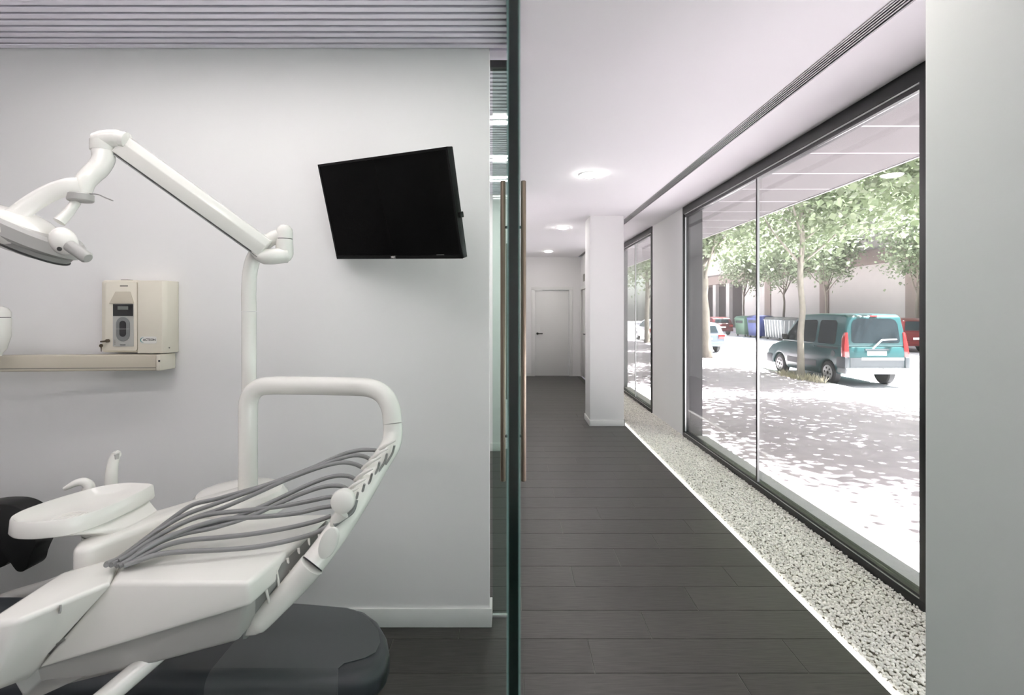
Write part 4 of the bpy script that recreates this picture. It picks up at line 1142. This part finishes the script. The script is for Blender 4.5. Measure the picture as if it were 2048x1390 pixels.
# ================================================================== STREET CONTAINERS
def container(label, x0, x1, y0, y1, h, m, lid, ribs=True, slope=0.08):
    t = thing('street_container', ((x0 + x1) / 2, (y0 + y1) / 2, RZ), label, 'waste container', 'containers across the street')
    zb, zt = RZ + 0.14, RZ + h - 0.22
    a, b = 0.10, 0.0
    loft('tub', [[(x0 + a, y0 + a, zb), (x1 - a, y0 + a, zb), (x1 - a, y1 - a, zb), (x0 + a, y1 - a, zb)], [(x0, y0, zt), (x1, y0, zt), (x1, y1, zt), (x0, y1, zt)]], m, t, bevel=0.03)
    boxes('rim', [(x0 - 0.03, x1 + 0.03, y0 - 0.03, y1 + 0.03, zt - 0.03, zt + 0.03)], m, t, bevel=0.01)
    xm = (x0 + x1) / 2
    loft('lid', [[(x0, y, zt + 0.03), (x0 + 0.12, y, zt + 0.17), (xm, y, zt + 0.22), (x1 - 0.12, y, zt + 0.17), (x1, y, zt + 0.03)] for y in (y0, y1)], lid, t, bevel=0.02)
    if ribs:
        n = 7
        for i in range(n):
            y = y0 + (y1 - y0) * (i + 0.5) / n
            v = [(x0 - 0.03, y - 0.035, zt - 0.03), (x0 - 0.03, y + 0.035, zt - 0.03), (x0 + a - 0.03, y + 0.035, zb + 0.05), (x0 + a - 0.03, y - 0.035, zb + 0.05)]
            slab('rib', v, (0.05, 0, 0), 'rim', t)
        for i in range(4):
            x = x0 + (x1 - x0) * (i + 0.5) / 4
            v = [(x - 0.035, y0 - 0.03, zt - 0.03), (x + 0.035, y0 - 0.03, zt - 0.03), (x + 0.035, y0 + a - 0.03, zb + 0.05), (x - 0.035, y0 + a - 0.03, zb + 0.05)]
            slab('rib', v, (0, 0.05, 0), 'rim', t)
    else:
        slab('flap', [(x0 - 0.005, y0 + 0.25, zt - 0.35), (x0 - 0.005, y1 - 0.25, zt - 0.35), (x0 - 0.005, y1 - 0.25, zt - 0.15), (x0 - 0.005, y0 + 0.25, zt - 0.15)], (0.02, 0, 0), 'tyre', t)
    for (wx, wy) in ((x0 + 0.2, y0 + 0.2), (x1 - 0.2, y0 + 0.2), (x0 + 0.2, y1 - 0.2), (x1 - 0.2, y1 - 0.2)):
        lathe('castor', [(0.08, -0.03), (0.08, 0.03)], (wx, wy, RZ + 0.08), 'tyre', t, axis=(1, 0, 0), n=14)
container('light grey ribbed waste container behind the van\'s bonnet', 18.0, 19.25, 34.0, 36.5, 1.60, 'bin_grey', 'bin_lid')
container('blue recycling container left of the grey ribbed one', 18.0, 19.2, 37.3, 39.1, 1.68, 'bin_blue', 'bin_navy', ribs=False)
container('green recycling container beside the maroon car', 18.0, 19.2, 39.6, 41.3, 1.62, 'bin_green', 'bin_green', ribs=False)

# ================================================================== TREES
def leaf_cloud(centres, n, sig, size, seed):
    g = np.random.default_rng(seed)
    c = centres[g.integers(0, len(centres), n)]
    p = c + g.normal(0, 1, (n, 3)) * sig
    # blade in its own frame: stalk end, two shoulders, tip, folded along the midrib
    sh = np.array([(0, 0, 0), (0.42, 0.45, 0.10), (0, 0.35, -0.02), (-0.42, 0.45, 0.10), (0, 1.0, -0.12)])
    F0 = np.array([(0, 1, 2), (0, 2, 3), (1, 4, 2), (2, 4, 3)])
    s = size * g.uniform(.7, 1.3, n)
    yaw = g.uniform(0, 2 * PI, n); pit = g.normal(-.35, .5, n); rol = g.normal(0, .5, n)
    v = sh[None] * s[:, None, None]
    x, y, z = v[..., 0], v[..., 1], v[..., 2]
    cr, sr = np.cos(rol)[:, None], np.sin(rol)[:, None]
    x, z = x * cr + z * sr, -x * sr + z * cr
    cp, sp_ = np.cos(pit)[:, None], np.sin(pit)[:, None]
    y, z = y * cp - z * sp_, y * sp_ + z * cp
    cy_, sy = np.cos(yaw)[:, None], np.sin(yaw)[:, None]
    x, y = x * cy_ - y * sy, x * sy + y * cy_
    v = np.stack([x, y, z], -1) + p[:, None]
    F = (F0[None] + (np.arange(n) * 5)[:, None, None]).reshape(-1, 3)
    return v.reshape(-1, 3), F

def tree(label, x, y, gz, trunk_h, r0, crown_z0, crown_z1, crown_r, n_leaf, seed, bark='bark', leaf='leaf', lsize=0.2, lean=(0, 0), group=None, ncl=95, fork=None):
    g = random.Random(seed)
    t = thing('street_tree', (x, y, gz), label, 'tree', group)
    pts, rr = [], []
    for i in range(9):
        f_ = i / 8
        pts.append((x + lean[0] * f_ + g.uniform(-.03, .03) * (0 < i), y + lean[1] * f_ + g.uniform(-.03, .03) * (0 < i), gz - 0.02 + trunk_h * f_))
        rr.append(r0 * (1.25 if i == 0 else 1.05 - 0.38 * f_) * g.uniform(.95, 1.06))
    sp = smooth_path([(*p, r) for p, r in zip(pts, rr)], 3)
    tube('trunk', [p[:3] for p in sp], [float(p[3]) for p in sp], bark, t, n=14, smooth=60)
    top = Vector(pts[-1]); cen_ = Vector((x + lean[0], y + lean[1], (crown_z0 + crown_z1) / 2))
    cl = []
    hz = (crown_z1 - crown_z0) / 2
    for i in range(ncl):
        while True:
            q_ = Vector((g.uniform(-1, 1), g.uniform(-1, 1), g.uniform(-1, 1)))
            if 0.25 < q_.length < 1: break
        cl.append((cen_.x + q_.x * crown_r, cen_.y + q_.y * crown_r, cen_.z + q_.z * hz))
    st0 = fork if fork else 0.55
    for i in range(7):
        e = Vector(cl[i * 3])
        s0 = Vector(pts[min(8, int(8 * (st0 + (1 - st0) * i / 6)))])
        if e.z < s0.z + 0.3: e.z = s0.z + g.uniform(.4, 1.2)
        m1 = s0.lerp(e, 0.4) + Vector((0, 0, -0.05)); m2 = s0.lerp(e, 0.75) + Vector((g.uniform(-.15, .15), g.uniform(-.15, .15), 0.1))
        sp = smooth_path([tuple(s0), tuple(m1), tuple(m2), tuple(e)], 4)
        k_ = len(sp)
        tube('branch', sp, [r0 * (0.42 - 0.34 * j / (k_ - 1)) for j in range(k_)], bark, t, n=8, smooth=60)
    v, F = leaf_cloud(np.array(cl), n_leaf, np.array((crown_r * .16, crown_r * .16, hz * .18)), lsize, seed)
    v = v - np.array((x, y, gz))
    me = raw_mesh('foliage', v, F, leaf, smooth=False)
    o = bpy.data.objects.new('foliage', me); COL.objects.link(o); o.parent = t; o['kind'] = 'stuff'
    return t
near = 'plane trees along the kerb outside'
tree('pale-barked plane tree rising in front of the van', 8.15, 14.4, GZ, 5.2, 0.088, 3.4, 7.6, 2.8, 17000, 11, lsize=0.14, lean=(0.12, 0.1), group=near)
tree('pale-barked tree at the left edge of the large window', 7.98, 20.8, GZ, 5.0, 0.17, 3.5, 7.6, 2.8, 13000, 12, lsize=0.17, lean=(-0.25, 0), group=near)
tree('tree whose leaves hang in at the upper right of the window', 7.9, 8.0, GZ, 4.8, 0.13, 3.1, 7.2, 2.8, 14000, 13, lsize=0.15, group=near)
tree('kerb tree hidden by the near column, throwing shade', 8.1, 1.6, GZ, 4.8, 0.13, 3.2, 7.2, 2.8, 12000, 14, lsize=0.16, group=near)
tree('kerb tree hidden behind the wall pier', 8.1, 26.6, GZ, 5.0, 0.14, 3.4, 7.6, 2.8, 9000, 15, lsize=0.2, group=near)
tree('kerb tree seen through the far narrow window', 8.1, 30.6, GZ, 5.0, 0.15, 3.2, 7.6, 2.8, 9000, 16, lsize=0.2, group=near)
far = 'thin trees along the pavement across the street'
for (px, y_, lab, sd_) in ((1487, 47.0, 'thin tree across the street above the blue container', 21), (1568, 40.3, 'thin forked tree across the street above the grey container', 22),
                           (1655, 34.8, 'thin forked tree across the street above the van\'s roof', 23), (1835, 27.2, 'thin tree across the street at the window\'s right edge', 24)):
    xx = (px - CX) * y_ / F_PX
    tree(lab, xx, y_, RZ + 0.1, 3.6, 0.10, 3.7, 8.2, 2.1, 5200, sd_, bark='bark_far', leaf='leaf_far', lsize=0.2, group=far, fork=0.85, lean=(-0.15 if px == 1655 else 0, 0))
# dry grass round the near tree's foot
gs = np.random.default_rng(5)
n = 420
a = gs.uniform(0, 2 * PI, n); rad = 0.15 + 0.75 * gs.uniform(0, 1, n) ** 0.8
bx_, by_ = 8.15 + rad * np.cos(a) * 0.35, 14.4 + rad * np.sin(a) * 1.2
hgt = gs.uniform(.06, .22, n); dx = gs.normal(0, .05, n); dy = gs.normal(0, .05, n)
P0 = np.stack([bx_ - .012, by_, np.full(n, GZ)], 1); P1 = np.stack([bx_ + .012, by_ + 0.008, np.full(n, GZ)], 1); P2 = np.stack([bx_ + dx, by_ + dy, GZ + hgt], 1)
gv = np.stack([P0, P1, P2], 1).reshape(-1, 3); gf = np.arange(3 * n).reshape(-1, 3)
o = bpy.data.objects.new('grass_tuft', raw_mesh('grass_tuft', gv, gf, 'grass', smooth=False)); COL.objects.link(o)
tag(o, 'dry grass tufts round the foot of the tree by the van', 'grass', kind='stuff')

# ================================================================== BUILDING ACROSS THE STREET
BX = 25.0
bd = thing('opposite_building', (BX, 45, RZ), 'long beige building with brown pillars across the street', 'building')
ZT = 4.75
pil = [(13.0, 14.0), (22.2, 23.2), (31.25, 32.3), (40.2, 41.3), (49.2, 50.3)]
seg_ = [(5.0, 13.0), (14.0, 22.2), (23.2, 31.25), (32.3, 40.2), (41.3, 49.2), (50.3, 55.5)]
for a_, b_ in seg_:
    box('wall_panel', BX, BX + 0.4, a_, b_, RZ, ZT, 'facade_beige', bd)
for a_, b_ in pil:
    box('pillar', BX - 0.10, BX + 0.4, a_, b_, RZ, ZT, 'facade_taupe', bd)
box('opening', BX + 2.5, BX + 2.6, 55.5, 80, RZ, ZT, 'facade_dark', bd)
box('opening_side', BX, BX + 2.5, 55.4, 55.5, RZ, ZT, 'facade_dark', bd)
for a_ in (58.7, 62.6, 68.0, 74.0):
    box('post', BX, BX + 0.4, a_, a_ + 0.9, RZ, ZT, 'facade_beige', bd)
box('band', BX - 0.35, BX + 2.6, 5.0, 82, ZT, ZT + 1.0, 'facade_taupe', bd)
box('upper_wall', BX - 0.05, BX + 0.4, 5.0, 82, ZT + 1.0, 14.0, 'facade_upper', bd)
for a_ in (17.5, 26.5, 29.6, 36.5, 39.0, 45.0, 53.0):
    f = box('window', BX - 0.10, BX - 0.051, a_, a_ + 1.3, 6.1, 7.5, 'facade_taupe', bd)
    box('pane', BX - 0.115, BX - 0.101, a_ + 0.08, a_ + 1.22, 6.18, 7.42, 'far_glass', f)
